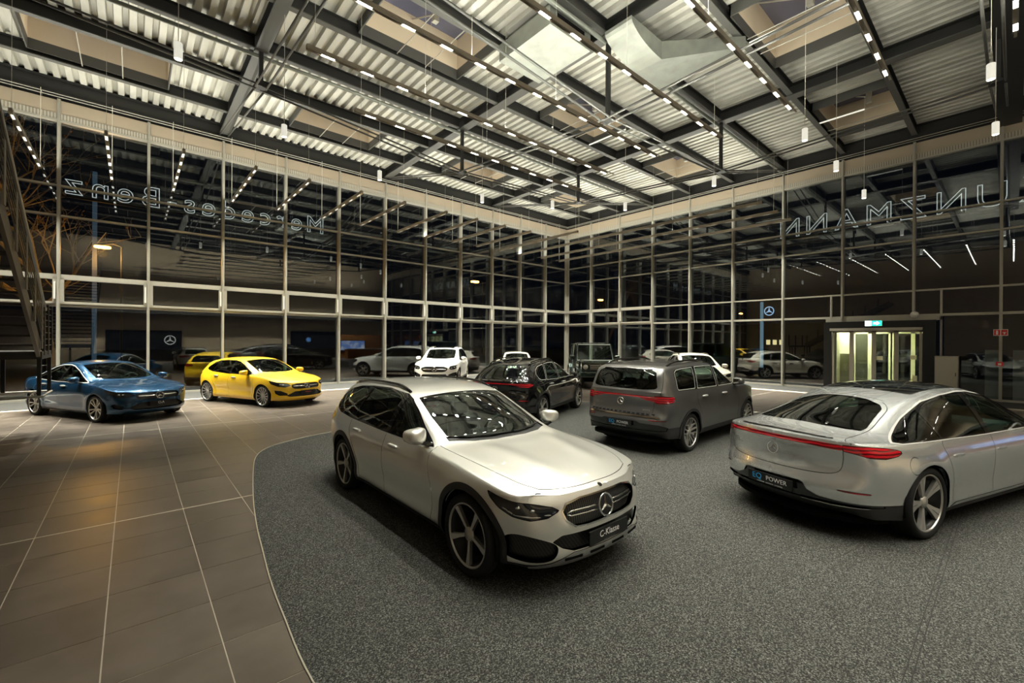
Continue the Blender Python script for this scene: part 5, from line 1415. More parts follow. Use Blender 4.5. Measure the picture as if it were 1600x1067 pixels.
def carpet_mat():
    m = mat('carpet', (0.07, 0.07, 0.065), 0.95, spec=0.15)
    nt, N, L, b = nodes_of(m)
    geo = N.new('ShaderNodeNewGeometry')
    n1 = N.new('ShaderNodeTexNoise'); n1.inputs['Scale'].default_value = 95; n1.inputs['Detail'].default_value = 3; n1.inputs['Roughness'].default_value = 0.8
    L.new(geo.outputs['Position'], n1.inputs['Vector'])
    cr = N.new('ShaderNodeValToRGB')
    e = cr.color_ramp.elements; e[0].position = 0.34; e[0].color = (0.012, 0.012, 0.011, 1); e[1].position = 0.72; e[1].color = (0.28, 0.28, 0.255, 1)
    e2 = cr.color_ramp.elements.new(0.5); e2.color = (0.037, 0.038, 0.035, 1)
    L.new(n1.outputs['Fac'], cr.inputs[0]); L.new(cr.outputs[0], b.inputs['Base Color'])
    bp = N.new('ShaderNodeBump'); bp.inputs['Strength'].default_value = 0.6; bp.inputs['Distance'].default_value = 0.006
    L.new(n1.outputs['Fac'], bp.inputs['Height']); L.new(bp.outputs[0], b.inputs['Normal'])
    return m

T_TILE = tile_mat(); T_CARPET = carpet_mat()
T_GROUT = mat('grout', (0.50, 0.45, 0.37), 0.8)
T_STRIP = noise_color(mat('edge_mat', (0.1, 0.1, 0.095), 0.9), 60, (0.03, 0.03, 0.028), (0.07, 0.07, 0.065), 3)
T_ALU = mat('facade_aluminium', (0.40, 0.385, 0.33), 0.42, 0.35)
T_DARKST = mat('dark_steel', (0.018, 0.018, 0.017), 0.5, 0.2)
T_FLANGE = mat('grey_steel', (0.075, 0.075, 0.068), 0.5, 0.1)
T_BEIGE = mat('blind_box_beige', (0.36, 0.30, 0.22), 0.6)
T_PERF = stripes('perforated_strip', 'X', 4.2, (0.24, 0.22, 0.18), (0.44, 0.41, 0.34), 0.5)
T_PERF2 = stripes('perforated_strip_y', 'Y', 4.2, (0.24, 0.22, 0.18), (0.44, 0.41, 0.34), 0.5)
T_DECK = noise_color(mat('galvanised_deck', (0.5, 0.5, 0.45), 0.45, 0.25), 1.7, (0.40, 0.395, 0.345), (0.60, 0.59, 0.53), 5, rough=(0.35, 0.55), stretch=(1, 0.3, 1))
T_GALV = noise_color(mat('galvanised_duct', (0.5, 0.52, 0.48), 0.4, 0.6), 3, (0.27, 0.285, 0.255), (0.33, 0.35, 0.31), 4)
T_PANE = glass_mat('facade_glass', (0.78, 0.82, 0.84), 0.095)
T_WHITE = mat('white_paint', (0.75, 0.74, 0.70), 0.5)
T_BACK = mat('back_wall_beige', (0.55, 0.44, 0.31), 0.7)

# --- floor
floor = MB().box(X0 - 1, CX + 0.1, Y0 - 1, CY + 0.1, -0.3, -0.0035).build('floor', T_GROUT)
tag(floor, kind='structure')
CARPET_EDGE = [(2.2, -6.0), (1.5, -2.0), (1.12, 0.0), (0.88, 1.6), (0.81, 2.7), (0.84, 3.48), (0.88, 4.08), (0.95, 4.73), (1.03, 5.42), (1.18, 6.41), (1.44, 7.81), (1.62, 8.55), (1.85, 9.02), (2.2, 9.33), (3.02, 9.70),
               (5.0, 10.1), (8.0, 10.15), (11.35, 9.38), (12.6, 7.6), (13.5, 4.9), (14.6, 2.0), (15.2, -1.0), (15.5, -6.0)]
edge = catmull(CARPET_EDGE, 6)
cp = MB().prism([tuple(p) for p in edge], 0.0, 0.007)
carpet = cp.build('carpet', T_CARPET, floor); carpet['label'] = 'dark grey flecked carpet with a curved edge'
tr = MB(); 
tr.tube([(p[0], p[1], 0.005) for p in edge], 0.0065, 5); tr.build('carpet_edging', mat('edging_strip', (0.62, 0.58, 0.46), 0.35, 0.4), floor)
# seam lines in the carpet
sm = MB()
for dy in (0.0, 0.035): sm.box(1.3, 15.2, 0.385 + dy, 0.392 + dy, 0.0068, 0.0074)
sm.build('carpet_seam', mat('seam_black', (0.012, 0.012, 0.011), 0.9), floor)
# edge mats along the glass
MB().box(X0, CX - 2.2, CY - 2.3, CY, -0.0035, 0.002).build('edge_mat', T_STRIP, floor)
MB().box(CX - 2.2, CX, Y0, CY, -0.0035, 0.002).build('edge_mat', T_STRIP, floor)
# tiles: the 300 that show largest are objects, the rest one field
TP, TQ = 0.600, 0.606
tiles = []
for i in range(int((X0 + 0.137) / TP) - 1, int((CX - 2.2 + 0.137) / TP)):
    for j in range(int((Y0 - 4.045) / TQ), int((CY - 2.3 - 4.045) / TQ)):
        x, y = -0.137 + TP * (i + 0.5), 4.045 + TQ * (j + 0.5)
        if x < X0 or y < Y0: continue
        ins = sd_poly(np.array([x]), np.array([y]), edge)[0]
        if ins < -0.45: continue
        v = visible((x, y, 0), 30)
        sz = 0 if v is None else 1.0 / v[2]**1.5
        tiles.append((sz, x, y))
tiles.sort(reverse=True)
tm = MB().box(-TP / 2 + 0.004, TP / 2 - 0.004, -TQ / 2 + 0.004, TQ / 2 - 0.004, -0.01, 0.0).data('tile', T_TILE)
for sz, x, y in tiles[:300]:
    obj('tile', tm, floor, (x, y, 0))
rest = MB()
for sz, x, y in tiles[300:]:
    rest.box(x - TP / 2 + 0.004, x + TP / 2 - 0.004, y - TQ / 2 + 0.004, y + TQ / 2 - 0.004, -0.01, 0.0)
r_ = rest.build('tile_field', T_TILE, floor); tag(r_, kind='stuff')
jt = MB()
for yj in (4.045 + TQ * 4, 4.045 + TQ * 14): jt.box(X0, CX - 2.2, yj - 0.008, yj + 0.008, -0.004, 0.0006)
jt.build('expansion_joint', mat('joint', (0.66, 0.60, 0.48), 0.6), floor)

# --- glass walls
def facade(name, axis, nb, vent):
    """axis 0: along x at y = CY; axis 1: along y at x = CX"""
    root = empty(name, (0, 0, 0)); tag(root, kind='structure')
    def P(n, d, z):                                  # n bays from corner, d metres inside
        return (CX - n * S, CY - d, z) if axis == 0 else (CX - d, CY - n * S, z)
    def bx(mb, n0, n1, d0, d1, z0, z1, m=None):
        a, b = P(n0, d0, z0), P(n1, d1, z1)
        mb.box(min(a[0], b[0]), max(a[0], b[0]), min(a[1], b[1]), max(a[1], b[1]), z0, z1, m)
    w = 0.04 / S
    mm = MB(); bx(mm, -w, w, -0.05, 0.20, 0, ZT + 0.02); bx(mm, -w * 0.45, w * 0.45, 0.20, 0.225, 0, ZT)
    md = mm.data('mullion', T_ALU)
    ms = MB(); bx(ms, -w, w, -0.05, 0.20, 3.0, ZT + 0.02); bx(ms, -w * 0.45, w * 0.45, 0.20, 0.225, 3.0, ZT)
    md2 = ms.data('mullion', T_ALU)
    for n in range(nb + 1):
        o = obj('mullion', md2 if (axis == 1 and n in (7, 8)) else md, root); o.location = (-n * S, 0, 0) if axis == 0 else (0, -n * S, 0)
    cache = {}
    def rep(nm, n, key, mk, m):
        if key not in cache:
            b = MB(); mk(b); cache[key] = b.data(nm, m)
        o = obj(nm, cache[key], root); o.location = (-n * S, 0, 0) if axis == 0 else (0, -n * S, 0)
        return o
    rows = [(0.05, Z1, 'a'), (Z1, Z2, 'b'), (Z2, Z3, 'c'), (Z3, Z4, 'd'), (Z4, 9.1, 'e')]
    for n in range(nb):
        v = n in vent
        door = axis == 1 and n in (6, 7, 8)
        for z, h in ((0.035, 0.07), (Z1, 0.09), (Z2, 0.10 if v else 0.06), (Z3, 0.06), (Z4, 0.065)):
            if door and z < Z1: continue
            rep('transom', n, ('t', z, h), lambda b: bx(b, w, 1 - w, -0.04, 0.12, z - h / 2, z + h / 2), T_ALU)
        for z0, z1, k in rows:
            if door and k == 'a': continue
            rep('pane', n, ('p', k), lambda b: bx(b, w, 1 - w, 0.0, 0.014, z0, z1), T_PANE)
        if v:
            def fr(b):
                bx(b, w, w + 0.09 / S, 0.02, 0.17, Z1 + 0.05, Z2 - 0.05); bx(b, 1 - w - 0.09 / S, 1 - w, 0.02, 0.17, Z1 + 0.05, Z2 - 0.05)
                bx(b, w, 1 - w, 0.02, 0.17, Z1 + 0.045, Z1 + 0.12); bx(b, w, 1 - w, 0.02, 0.17, Z2 - 0.12, Z2 - 0.05)
            rep('vent_frame', n, 'vf', fr, T_ALU)
            rep('vent_motor', n, 'vm', lambda b: (bx(b, w + 0.02 / S, w + 0.06 / S, 0.17, 0.22, Z1 + 0.2, Z2 - 0.2),), T_WHITE)
    if axis == 1:                                    # panes and posts beside the entrance
        yb = lambda y: (CY - y) / S
        for ya, yc in ((ny(6), 5.36), (1.74, ny(9))):
            b = MB(); bx(b, yb(ya) + w, yb(yc), 0.0, 0.014, 0.05, Z1); b.build('pane', T_PANE, root)
            b = MB(); bx(b, yb(ya) + w, yb(yc), -0.04, 0.12, 0.0, 0.07); b.build('transom', T_ALU, root)
        for yq, z0, z1 in ((5.18, Z1, Z2), (1.77, 0.0, Z2)):
            b = MB(); bx(b, yb(yq) - 0.03 / S, yb(yq) + 0.03 / S, 0.0, 0.16, z0, z1); b.build('mullion', T_ALU, root)
        b = MB(); bx(b, yb(5.36), yb(1.74), 0.0, 0.16, 2.90, 3.06); b.build('lintel', T_ALU, root)
    b = MB(); bx(b, 0, nb, 0.0, 0.16, 9.30, ZT - 0.02); b.build('blind_box', T_BEIGE, root)
    b = MB(); bx(b, 0, nb, 0.02, 0.18, 9.12, 9.30); b.build('blind_strip', T_PERF if axis == 0 else T_PERF2, root)
    b = MB(); bx(b, 0, nb, 0.02, 0.19, 9.06, 9.12); b.build('blind_rail', T_ALU, root)
    b = MB()
    for d, z in ((0.28, 9.80), (0.34, 9.86)): b.tube([P(0.1, d, z), P(nb, d, z)], 0.012, 6)
    b.build('cable_run', T_ALU, root)
    # edge beam above
    b = MB(); bx(b, 0, nb, 0.05, 0.35, ZB - 0.12, ZB - 0.09); bx(b, 0, nb, 0.18, 0.22, ZB - 0.09, ZD); bx(b, 0, nb, 0.05, 0.35, ZD - 0.03, ZD)
    b.build('edge_beam', T_DARKST, root)
    b = MB(); bx(b, 0, nb, -0.2, 0.05, 9.1, ZD + 0.6); b.build('parapet', T_DARKST, root)
    return root
wall_l = facade('wall_left', 0, 14, range(0, 13))
wall_r = facade('wall_right', 1, 13, range(0, 3))
# walls behind and beside the camera
wb_ = MB().box(X0 - 0.2, CX, Y0 - 0.2, Y0, 0, ZD + 0.6).build('wall_back', T_BACK); tag(wb_, kind='structure')
ws_ = MB().box(X0 - 0.2, X0, Y0, CY, 0, ZD + 0.6).build('wall_side', T_BACK); tag(ws_, kind='structure')

# --- ceiling
ceil = empty('ceiling', (0, 0, 0)); tag(ceil, kind='structure')
pitch = S * 3 / 22
def deck_strip(x0, x1, y0, y1):
    b = MB(); prof = []
    k0 = int(math.floor((x0 - CX) / pitch)) - 1
    x = k0 * pitch + CX
    pts = []
    while x < x1 + pitch:
        pts += [(x, 0.0), (x + pitch * 0.50, 0.0), (x + pitch * 0.58, 0.12), (x + pitch * 0.92, 0.12)]
        x += pitch
    out = []
    for i in range(len(pts) - 1):
        (a, za), (c, zc) = pts[i], pts[i + 1]
        if c <= x0 or a >= x1: continue
        if a < x0: t = (x0 - a) / (c - a); a, za = x0, za + (zc - za) * t
        if c > x1: t = (x1 - a) / (c - a); c, zc = x1, za + (zc - za) * t
        out.append(((a, za), (c, zc)))
    V = []; F = []
    for (a, za), (c, zc) in out:
        i = len(V); V += [(a, y0, ZD + za), (c, y0, ZD + zc), (c, y1, ZD + zc), (a, y1, ZD + za)]; F.append((i, i + 3, i + 2, i + 1))
    return V, F
dk = MB()
SKY = []
for m_ in range(13):
    y0, y1 = ny(m_ + 1), ny(m_)
    cuts = []
    if m_ in (1, 4, 7, 10):
        for k in range(5):
            if 3 * k + 2.2 > 14: continue
            SKY.append((nx(3 * k + 2.2), nx(3 * k + 0.8), y0, y1)); cuts.append((nx(3 * k + 2.2), nx(3 * k + 0.8)))
    cuts.sort(); xs = [X0] + [c for p in cuts for c in p] + [CX]
    for a, c in zip(xs[0::2], xs[1::2]):
        dk.add(*deck_strip(a, c, y0, y1))
dk.build('corrugated_deck', T_DECK, ceil)
MB().box(X0 - 0.2, CX + 0.2, Y0 - 0.2, CY + 0.2, ZD + 1.5, ZD + 1.6).build('roof_slab', T_DARKST, ceil)
def ibeam(mb, a, b, w, h, z, along, tf=0.025, tw=0.02):
    """z = underside; flange material 0, web material 1"""
    if along == 'y':
        x, y0, y1 = a, b[0], b[1]
        mb.box(x - w / 2, x + w / 2, y0, y1, z, z + tf, 0); mb.box(x - tw / 2, x + tw / 2, y0, y1, z + tf, z + h, 1); mb.box(x - w / 2, x + w / 2, y0, y1, z + h - tf, z + h, 1)
    else:
        y, x0, x1 = a, b[0], b[1]
        mb.box(x0, x1, y - w / 2, y + w / 2, z, z + tf, 0); mb.box(x0, x1, y - tw / 2, y + tw / 2, z + tf, z + h, 1); mb.box(x0, x1, y - w / 2, y + w / 2, z + h - tf, z + h, 1)
for k in range(1, 5):
    b = MB(); ibeam(b, nx(3 * k), (Y0, CY - 0.05), 0.32, ZD - ZB, ZB, 'y'); b.build('main_beam', [T_FLANGE, T_DARKST], ceil)
for m_ in range(1, 13):
    for k in range(5):
        x1 = nx(3 * k) - (0.16 if k else 0.1); x0 = max(nx(3 * k + 3) + 0.16, X0)
        b = MB(); ibeam(b, ny(m_), (x0, x1), 0.17, ZD - ZB - 0.03, ZB + 0.03, 'x'); b.build('purlin', [T_FLANGE, T_DARKST], ceil)
# skylights
T_SKYIN = mat('skylight_reveal', (0.62, 0.52, 0.38), 0.6)
T_SKYGL = mat('skylight_dome', (0.10, 0.10, 0.14), 0.12, 0.0, coat=0.5)
for x0, x1, y0, y1 in SKY:
    b = MB(); t = 0.03; z0, z1 = ZB + 0.15, ZD + 1.0
    y0 += 0.09; y1 -= 0.09
    for a in ((x0, x0 + t, y0, y1), (x1 - t, x1, y0, y1), (x0, x1, y0, y0 + t), (x0, x1, y1 - t, y1)):
        b.box(*a, z0 + 0.30, z1, 0); b.box(*a, z0, z0 + 0.30, 1)
    s_ = b.build('skylight', [T_SKYIN, T_FLANGE], ceil)
    d = MB(); n = 10
    V = []; F = []
    for i in range(n + 1):
        for j in range(n + 1):
            u_, v_ = i / n * 2 - 1, j / n * 2 - 1
            V.append((x0 + (x1 - x0) * i / n, y0 + (y1 - y0) * j / n, z1 - 0.02 + 0.35 * (1 - u_**2) * (1 - v_**2)))
    for i in range(n):
        for j in range(n): a = i * (n + 1) + j; F.append((a, a + 1, a + n + 2, a + n + 1))
    d.add(V, F); d.build('dome', T_SKYGL, s_, smooth=True)
    o_ = MB(); ym = (y0 + y1) / 2; xm = (x0 + x1) / 2
    for xq in (xm - 0.45, xm + 0.45): o_.tube([(xq, y0, ZB + 0.1), (xq, y1, ZB + 0.1)], 0.014, 6)
    o_.box(xm - 0.07, xm + 0.07, ym - 0.35, ym - 0.2, ZD + 0.1, ZD + 0.5)
    o_.tube([(xm, ym - 0.3, ZD + 0.3), (xm, y1, ZD + 0.9)], 0.02, 6)
    o_.build('opener', T_ALU, s_)
# trussed rods under the roof
PZ = {(6, 6): 7.83, (3, 6): 8.23, (6, 3): 8.39, (3, 3): 8.67, (9, 3): 9.02, (9, 6): 8.45, (6, 9): 8.1, (3, 9): 8.5, (9, 9): 8.6, (12, 3): 9.5, (12, 6): 9.3, (12, 9): 9.3}
for (a, b_), z in PZ.items():
    p = MB().box(nx(a) - 0.05, nx(a) + 0.05, ny(b_) - 0.05, ny(b_) + 0.05, z, ZB + 0.01)
    p.box(nx(a) - 0.11, nx(a) + 0.11, ny(b_) - 0.16, ny(b_) + 0.16, z - 0.02, z + 0.05)
    p.build('strut_post', T_DARKST, ceil)
def zz(a, b_):
    if a <= 0 or b_ <= 0: return ZB - 0.02
    return PZ.get((a, b_), 9.0)
for (a, b_) in PZ:
    for (c, d_) in ((a - 3, b_), (a, b_ - 3)):
        za, zb_ = zz(a, b_), zz(c, d_)
        pa = np.array((nx(a), ny(b_), za)); pb = np.array((nx(max(c, 0)), ny(max(d_, 0)), zb_))
        if c == 0: pb[0] -= 0.2
        if d_ == 0: pb[1] -= 0.2
        side = np.array((0, 0.13, 0)) if c != a else np.array((0.13, 0, 0))
        for sgn in (1, -1):
            m2 = MB().tube([pa + side * sgn, pb + side * sgn], 0.028, 8); m2.build('tension_rod', T_FLANGE, ceil, smooth=True)
# pipes / cable trays under the roof
for m_ in (3, 6):
    MB().tube([(X0, ny(m_) + 0.05, 9.90), (CX - 0.1, ny(m_) + 0.05, 9.90)], 0.055, 10).build('roof_pipe', T_GALV, ceil, smooth=True)
MB().box(nx(6) - 0.9, CX, ny(9) - 0.45, ny(9) + 0.1, 9.55, 9.65).build('cable_tray', T_DARKST, ceil)
# ducts
dc = empty('air_duct', (9.2, 6.2, 9.6), 0, 'galvanised air duct with a curved elbow under the deck', 'duct')
def L_(p): return (p[0] - 9.2, p[1] - 6.2, p[2] - 9.6)
b = MB()
b.prism([(x - 9.2, z - 9.6) for x, z in [(10.55 - 1.4 * math.cos(t * PI / 20), 9.98 - 0.48 * math.sin(t * PI / 20)) for t in range(11)] + [(10.55, 9.98)]], -0.05, 0.75, 'xz')
b.build('elbow', T_GALV, dc)
b = MB()
V = [(10.55, 6.95, 9.50), (10.55, 6.15, 9.50), (10.55, 6.15, 9.98), (10.55, 6.95, 9.98), (12.0, 6.95, 9.55), (12.0, 4.6, 9.70), (12.0, 4.6, 9.98), (12.0, 6.95, 9.98)]
b.add([L_(v) for v in V], [(0, 1, 2, 3), (7, 6, 5, 4), (0, 4, 5, 1), (1, 5, 6, 2), (2, 6, 7, 3), (3, 7, 4, 0)]); b.build('transition', T_GALV, dc)
dc2 = empty('air_duct', (8.2, 8.2, 9.55), 0, 'flat galvanised air duct box beside a roof strut', 'duct')
b = MB(); b.box(-0.75, 0.75, -0.95, 0.95, 0.0, 0.45); b.build('duct_box', T_GALV, dc2)
MB().box(-0.5, 0.5, -0.96, -0.94, 0.08, 0.38).build('outlet', M['black'], dc2); MB().box(-0.70, -0.2, 0.94, 0.96, 0.05, 0.4).build('outlet', M['black'], dc2)
# ---------------------------------------------------------------- lamps
T_RAIL = mat('track_rail', (0.38, 0.34, 0.28), 0.5, 0.2)
T_LED = mat('led_down', (0.8, 0.8, 0.8), 0.5, emit=LC, estr=LED_DOWN)
T_LEDU = mat('led_up', (0.8, 0.8, 0.8), 0.5, emit=LC, estr=LED_UP)
T_CABLE = mat('white_cable', (0.6, 0.58, 0.5), 0.5)
ZR = 7.42
_mod = MB(); _mod.box(-0.12, 0.12, -0.028, 0.028, -0.012, 0.0)
_mod.M = [1 if f == 0 else 0 for f in range(6)]
MOD_X = _mod.data('led_module', [T_RAIL, T_LED])
_mod = MB(); _mod.box(-0.028, 0.028, -0.15, 0.15, -0.012, 0.0); _mod.M = [1 if f == 0 else 0 for f in range(6)]
MOD_Y = _mod.data('led_module', [T_RAIL, mat('led_wall', (0.8, 0.8, 0.8), 0.5, emit=LC, estr=LED_DOWN * 0.08)])
_up = MB(); _up.box(-0.14, 0.14, -0.02, 0.02, 0.0, 0.010); _up.M = [0, 1, 0, 0, 0, 0]
UP_X = _up.data('uplight', [T_RAIL, T_LEDU])
_up = MB(); _up.box(-0.02, 0.02, -0.14, 0.14, 0.0, 0.010); _up.M = [0, 1, 0, 0, 0, 0]
UP_Y = _up.data('uplight', [T_RAIL, T_LEDU])
def spot_data(e):
    l = bpy.data.lights.new('spot_lamp', 'SPOT'); l.energy = e; l.color = LC; l.spot_size = math.radians(82); l.spot_blend = 0.75; l.shadow_soft_size = 0.06
    return l
SPOT_X, SPOT_Y = spot_data(SPOT_MAIN), spot_data(SPOT_WALL)
def track(axis, fixed, a, b, step, off, label, hook=False, group=None):
    o = empty('track_light', (a if axis == 'x' else fixed, fixed if axis == 'x' else a, ZR), 0, label, 'track light', group)
    L = b - a
    m = MB(); dp = 0.03 if axis == 'x' else 0.055
    for c0, c1, z0, z1 in ((-0.036, -0.028, -dp, 0.06), (0.028, 0.036, -dp, 0.06), (-0.028, 0.028, 0.0, 0.06)):
        if axis == 'x': m.box(0, L, c0, c1, z0, z1)
        else: m.box(c0, c1, 0, L, z0, z1)
    m.build('rail', T_RAIL, o)
    t = off; ks = 0
    while t < L - 0.1:
        ks += 1; wall_wash = axis == 'x' and fixed < -7
        if ks % 2 == 1:
            so = bpy.data.objects.new('spot_lamp', SPOT_X if axis == 'x' and not wall_wash else SPOT_Y); so.location = (t, 0, -0.04) if axis == 'x' else (0, t, -0.065)
            link(so, o)
        if axis == 'x':
            obj('led_module', MOD_X, o, (t, 0, 0)); obj('uplight', UP_X, o, (t + step / 2, 0, 0.061))
        else:
            obj('led_module', MOD_Y, o, (0, t, 0)); obj('uplight', UP_Y, o, (0, t + step / 2, 0.061))
        t += step
    n = max(2, int(L / 4) + 1)
    for k in range(n):
        q = 0.15 + (L - (4.4 if axis == 'x' else 0.3)) * k / (n - 1)
        top = ZD + 0.13 - ZR
        if hook and k == n - 1:
            q = L - 0.02; top = 9.93 - ZR
            MB().tube([(0, q, 0.06), (0, q, top), (0, q + 0.30, top - 0.14)], 0.007, 6).build('hanger', T_CABLE, o)
            continue
        p0 = (q, 0, 0.06) if axis == 'x' else (0, q, 0.06)
        MB().tube([p0, (p0[0], p0[1], top)], 0.0035, 5).build('hanger', T_CABLE, o)
    return o
ORD = ['first', 'second', 'third', 'fourth', 'fifth', 'sixth', 'seventh', 'eighth', 'ninth', 'tenth', 'eleventh', 'twelfth', 'thirteenth', 'fourteenth', 'fifteenth']
rails = [(0.0, 2.41, 11.5), (1.7, 2.41, 11.5), (3.4, 2.41, 11.55), (5.1, 2.41, 11.69), (6.86, 2.41, 11.5), (8.6, 2.41, 11.47), (10.2, 3.93, 12.1), (-2.6, 0.0, 14.0), (-5.4, -4.0, 14.0), (-7.2, -4.0, 20.0)]  # last three: rails added out of view to light the back wall
for i, (y, a, b) in enumerate(rails):
    lab = ('long LED track rail hung over the show cars, %s from the right' % ORD[i]) if i < 7 else ['LED track rail behind the viewer, nearest the show cars', 'LED track rail behind the viewer, middle one of three', 'LED track rail washing the beige back wall'][i - 7]
    track('x', y, a, b, 0.775, 0.39, lab, group='long ceiling track lights')
nn = [(0.53, 6.4), (1.28, 6.4), (2.06, 6.4), (2.84, 14.1)] + [(n, 15.66) for n in (3.6, 4.33, 5.05, 5.76, 6.61, 7.38, 8.18, 8.89, 9.7, 10.43, 11.17, 12.0)]
for i, (n, y0) in enumerate(nn):
    lab = ('long LED rail hung along the right glass wall, %s from the corner' % ORD[i]) if i < 3 else 'short LED rail hung from the left glass wall, %s from the corner' % (ORD[i] if i < 15 else 'last')
    track('y', nx(n), y0, CY - 0.35, 0.775, 0.4, lab, hook=True, group='LED rails along the glass walls')
# pendants
T_PEND = mat('pendant_white', (0.72, 0.70, 0.64), 0.4, emit=LC, estr=0.30)
T_PLED = mat('pendant_light', (0.8, 0.8, 0.8), 0.5, emit=LC, estr=PENDANT)
_p = MB(); _p.lathe([(0.0005, 0.30), (0.055, 0.30), (0.065, 0.29), (0.065, 0.01), (0.058, 0.0)], 16)
PEND = _p.data('housing', T_PEND, True)
_p = MB(); _p.lathe([(0.057, 0.004), (0.0005, 0.004)], 16); PENDL = _p.data('lens', T_PLED)
pend = [(0.6, 9.8), (2.8, 11.8), (5.8, 13.0), (11.9, 11.4), (9.5, 12.6), (12.5, 3.4), (15.4, 3.4), (19.0, 3.4), (12.2, 0.3), (15.5, 0.3), (14.0, 6.3), (14.1, 9.7)]
for i, (x, y) in enumerate(pend):
    v = visible((x, y, 7.0), 100)
    order = sorted(range(len(pend)), key=lambda k: -(visible((*pend[k], 7.0), 9999) or (0,))[0]).index(i)
    o = empty('pendant_light', (x, y, 7.0), 0, 'small white cylinder pendant on a thin cable, %s from the right' % ORD[order], 'pendant light', 'white cylinder pendants')
    obj('housing', PEND, o); obj('lens', PENDL, o)
    for sx0, sx1, sy0, sy1 in SKY:
        if sx0 < x < sx1 and sy0 < y < sy1: MB().box(-0.02, 0.02, 0, sy1 - 0.08 - y, 3.05, 3.09).build('bracket', T_PEND, o)
    MB().tube([(0, 0, 0.3), (0, 0, ZD + 0.13 - 7.0)], 0.006, 5).build('cable', T_CABLE, o)
# ---------------------------------------------------------------- the cars
G_CARS = 'cars on show'
P_PEARL = paint('pearl_silver_paint', (.83, .825, .77), .68, .30)
P_SILVER = paint('silver_paint', (.68, .70, .70), .80, .26)
P_GREY = paint('graphite_paint', (.155, .152, .148), .7, .28)
P_BLACK = paint('black_paint', (.004, .004, .0045), .0, .04)
P_BLUE = paint('blue_paint', (.009, .066, .155), .6, .22)
P_YELLOW = paint('yellow_paint', (.80, .50, .01), .0, .4)
P_WHITE = paint('white_paint_car', (.72, .72, .68), .0, .4)
P_CREAM = paint('cream_paint', (.60, .56, .47), .2, .4)
P_GREEN = paint('dark_green_paint', (.03, .05, .045), .7, .2)
def D(a): return math.radians(a)
make_car('estate_car', WAGON, M, P_PEARL, (3.06, 4.50, 0.007), D(-90), 'pearl silver estate car with black wheel arches, nearest in the foreground', 'car', G_CARS, 1.2)
make_car('saloon_car', FASTBACK, M, P_SILVER, (7.985, 0.975, 0.007), D(-17.5), 'silver electric saloon with arched roof and black roof panel, tail towards the viewer', 'car', G_CARS, 1.15)
make_car('suv_car', SUV, M, P_GREY, (9.145, 4.82, 0.007), D(1.7), 'graphite grey boxy electric SUV with red light bar', 'car', G_CARS)
make_car('crossover_car', CROSS, M, P_BLACK, (8.6, 8.95, 0.007), D(22), 'black electric crossover behind the silver estate', 'car', G_CARS, 0.9)
make_car('coupe_car', COUPE, M, P_BLUE, (-0.52, 16.04, 0), D(-62.3), 'metallic blue coupe saloon beside the staircase', 'car', G_CARS, 0.9)
make_car('hatchback_car', HATCH, M, P_YELLOW, (3.17, 16.27, 0), D(-66.5), 'bright yellow hatchback in front of the glass wall', 'car', G_CARS, 0.9)
make_car('large_suv_car', BIG, M, P_WHITE, (11.3, 18.0, 0), D(228), 'white large SUV facing the viewer near the left glass wall', 'car', G_CARS, 0.7)
make_car('hatchback_car', {**HATCH, 'plate_f': None}, M, P_CREAM, (15.25, 17.15, 0), D(230), 'cream hatchback of which only the roof shows behind the black crossover', 'car', G_CARS, 0.55)
offroader('off_road_car', M, P_GREEN, (16.3, 12.96, 0), D(228), 'dark green upright off-road car near the glass corner', G_CARS)
make_car('crossover_car', {**CROSS, 'plate_r': None}, M, P_CREAM, (17.75, 8.75, 0), D(222), 'cream crossover behind the graphite SUV near the right glass wall', 'car', G_CARS, 0.55)
# ---------------------------------------------------------------- entrance
T_PORTAL = mat('portal_black', (0.006, 0.006, 0.006), 0.35)
T_CREAM = mat('vestibule_cream', (0.75, 0.74, 0.50), 0.6)
T_BRONZE = mat('door_profile', (0.30, 0.27, 0.22), 0.4, 0.3)
dr = empty('door_1', (CX, 3.62, 0), 0); tag(dr, kind='structure')
def dbox(nm, x0, x1, y0, y1, z0, z1, m): return MB().box(x0, x1, y0 - 3.62, y1 - 3.62, z0, z1).build(nm, m, dr)
dbox('portal_jamb', -0.45, 0.05, 5.08, 5.36, 0, 2.9, T_PORTAL); dbox('portal_jamb', -0.45, 0.05, 1.88, 2.24, 0, 2.9, T_PORTAL)
dbox('portal_head', -0.45, 0.05, 2.24, 5.08, 2.63, 2.9, T_PORTAL)
dbox('door_track', -0.50, -0.36, 2.24, 5.14, 2.52, 2.63, T_ALU)
dbox('vestibule_wall', 0.0, 3.2, 5.0, 5.08, 0, 2.9, T_CREAM); dbox('vestibule_wall', 0.0, 3.2, 2.16, 2.24, 0, 2.9, T_CREAM)
dbox('vestibule_ceiling', 0.0, 3.2, 2.16, 5.08, 2.82, 2.9, T_CREAM); dbox('vestibule_floor', 0.0, 3.2, 2.24, 5.0, -0.02, 0.004, mat('door_mat', (0.12, 0.12, 0.10), 0.9))
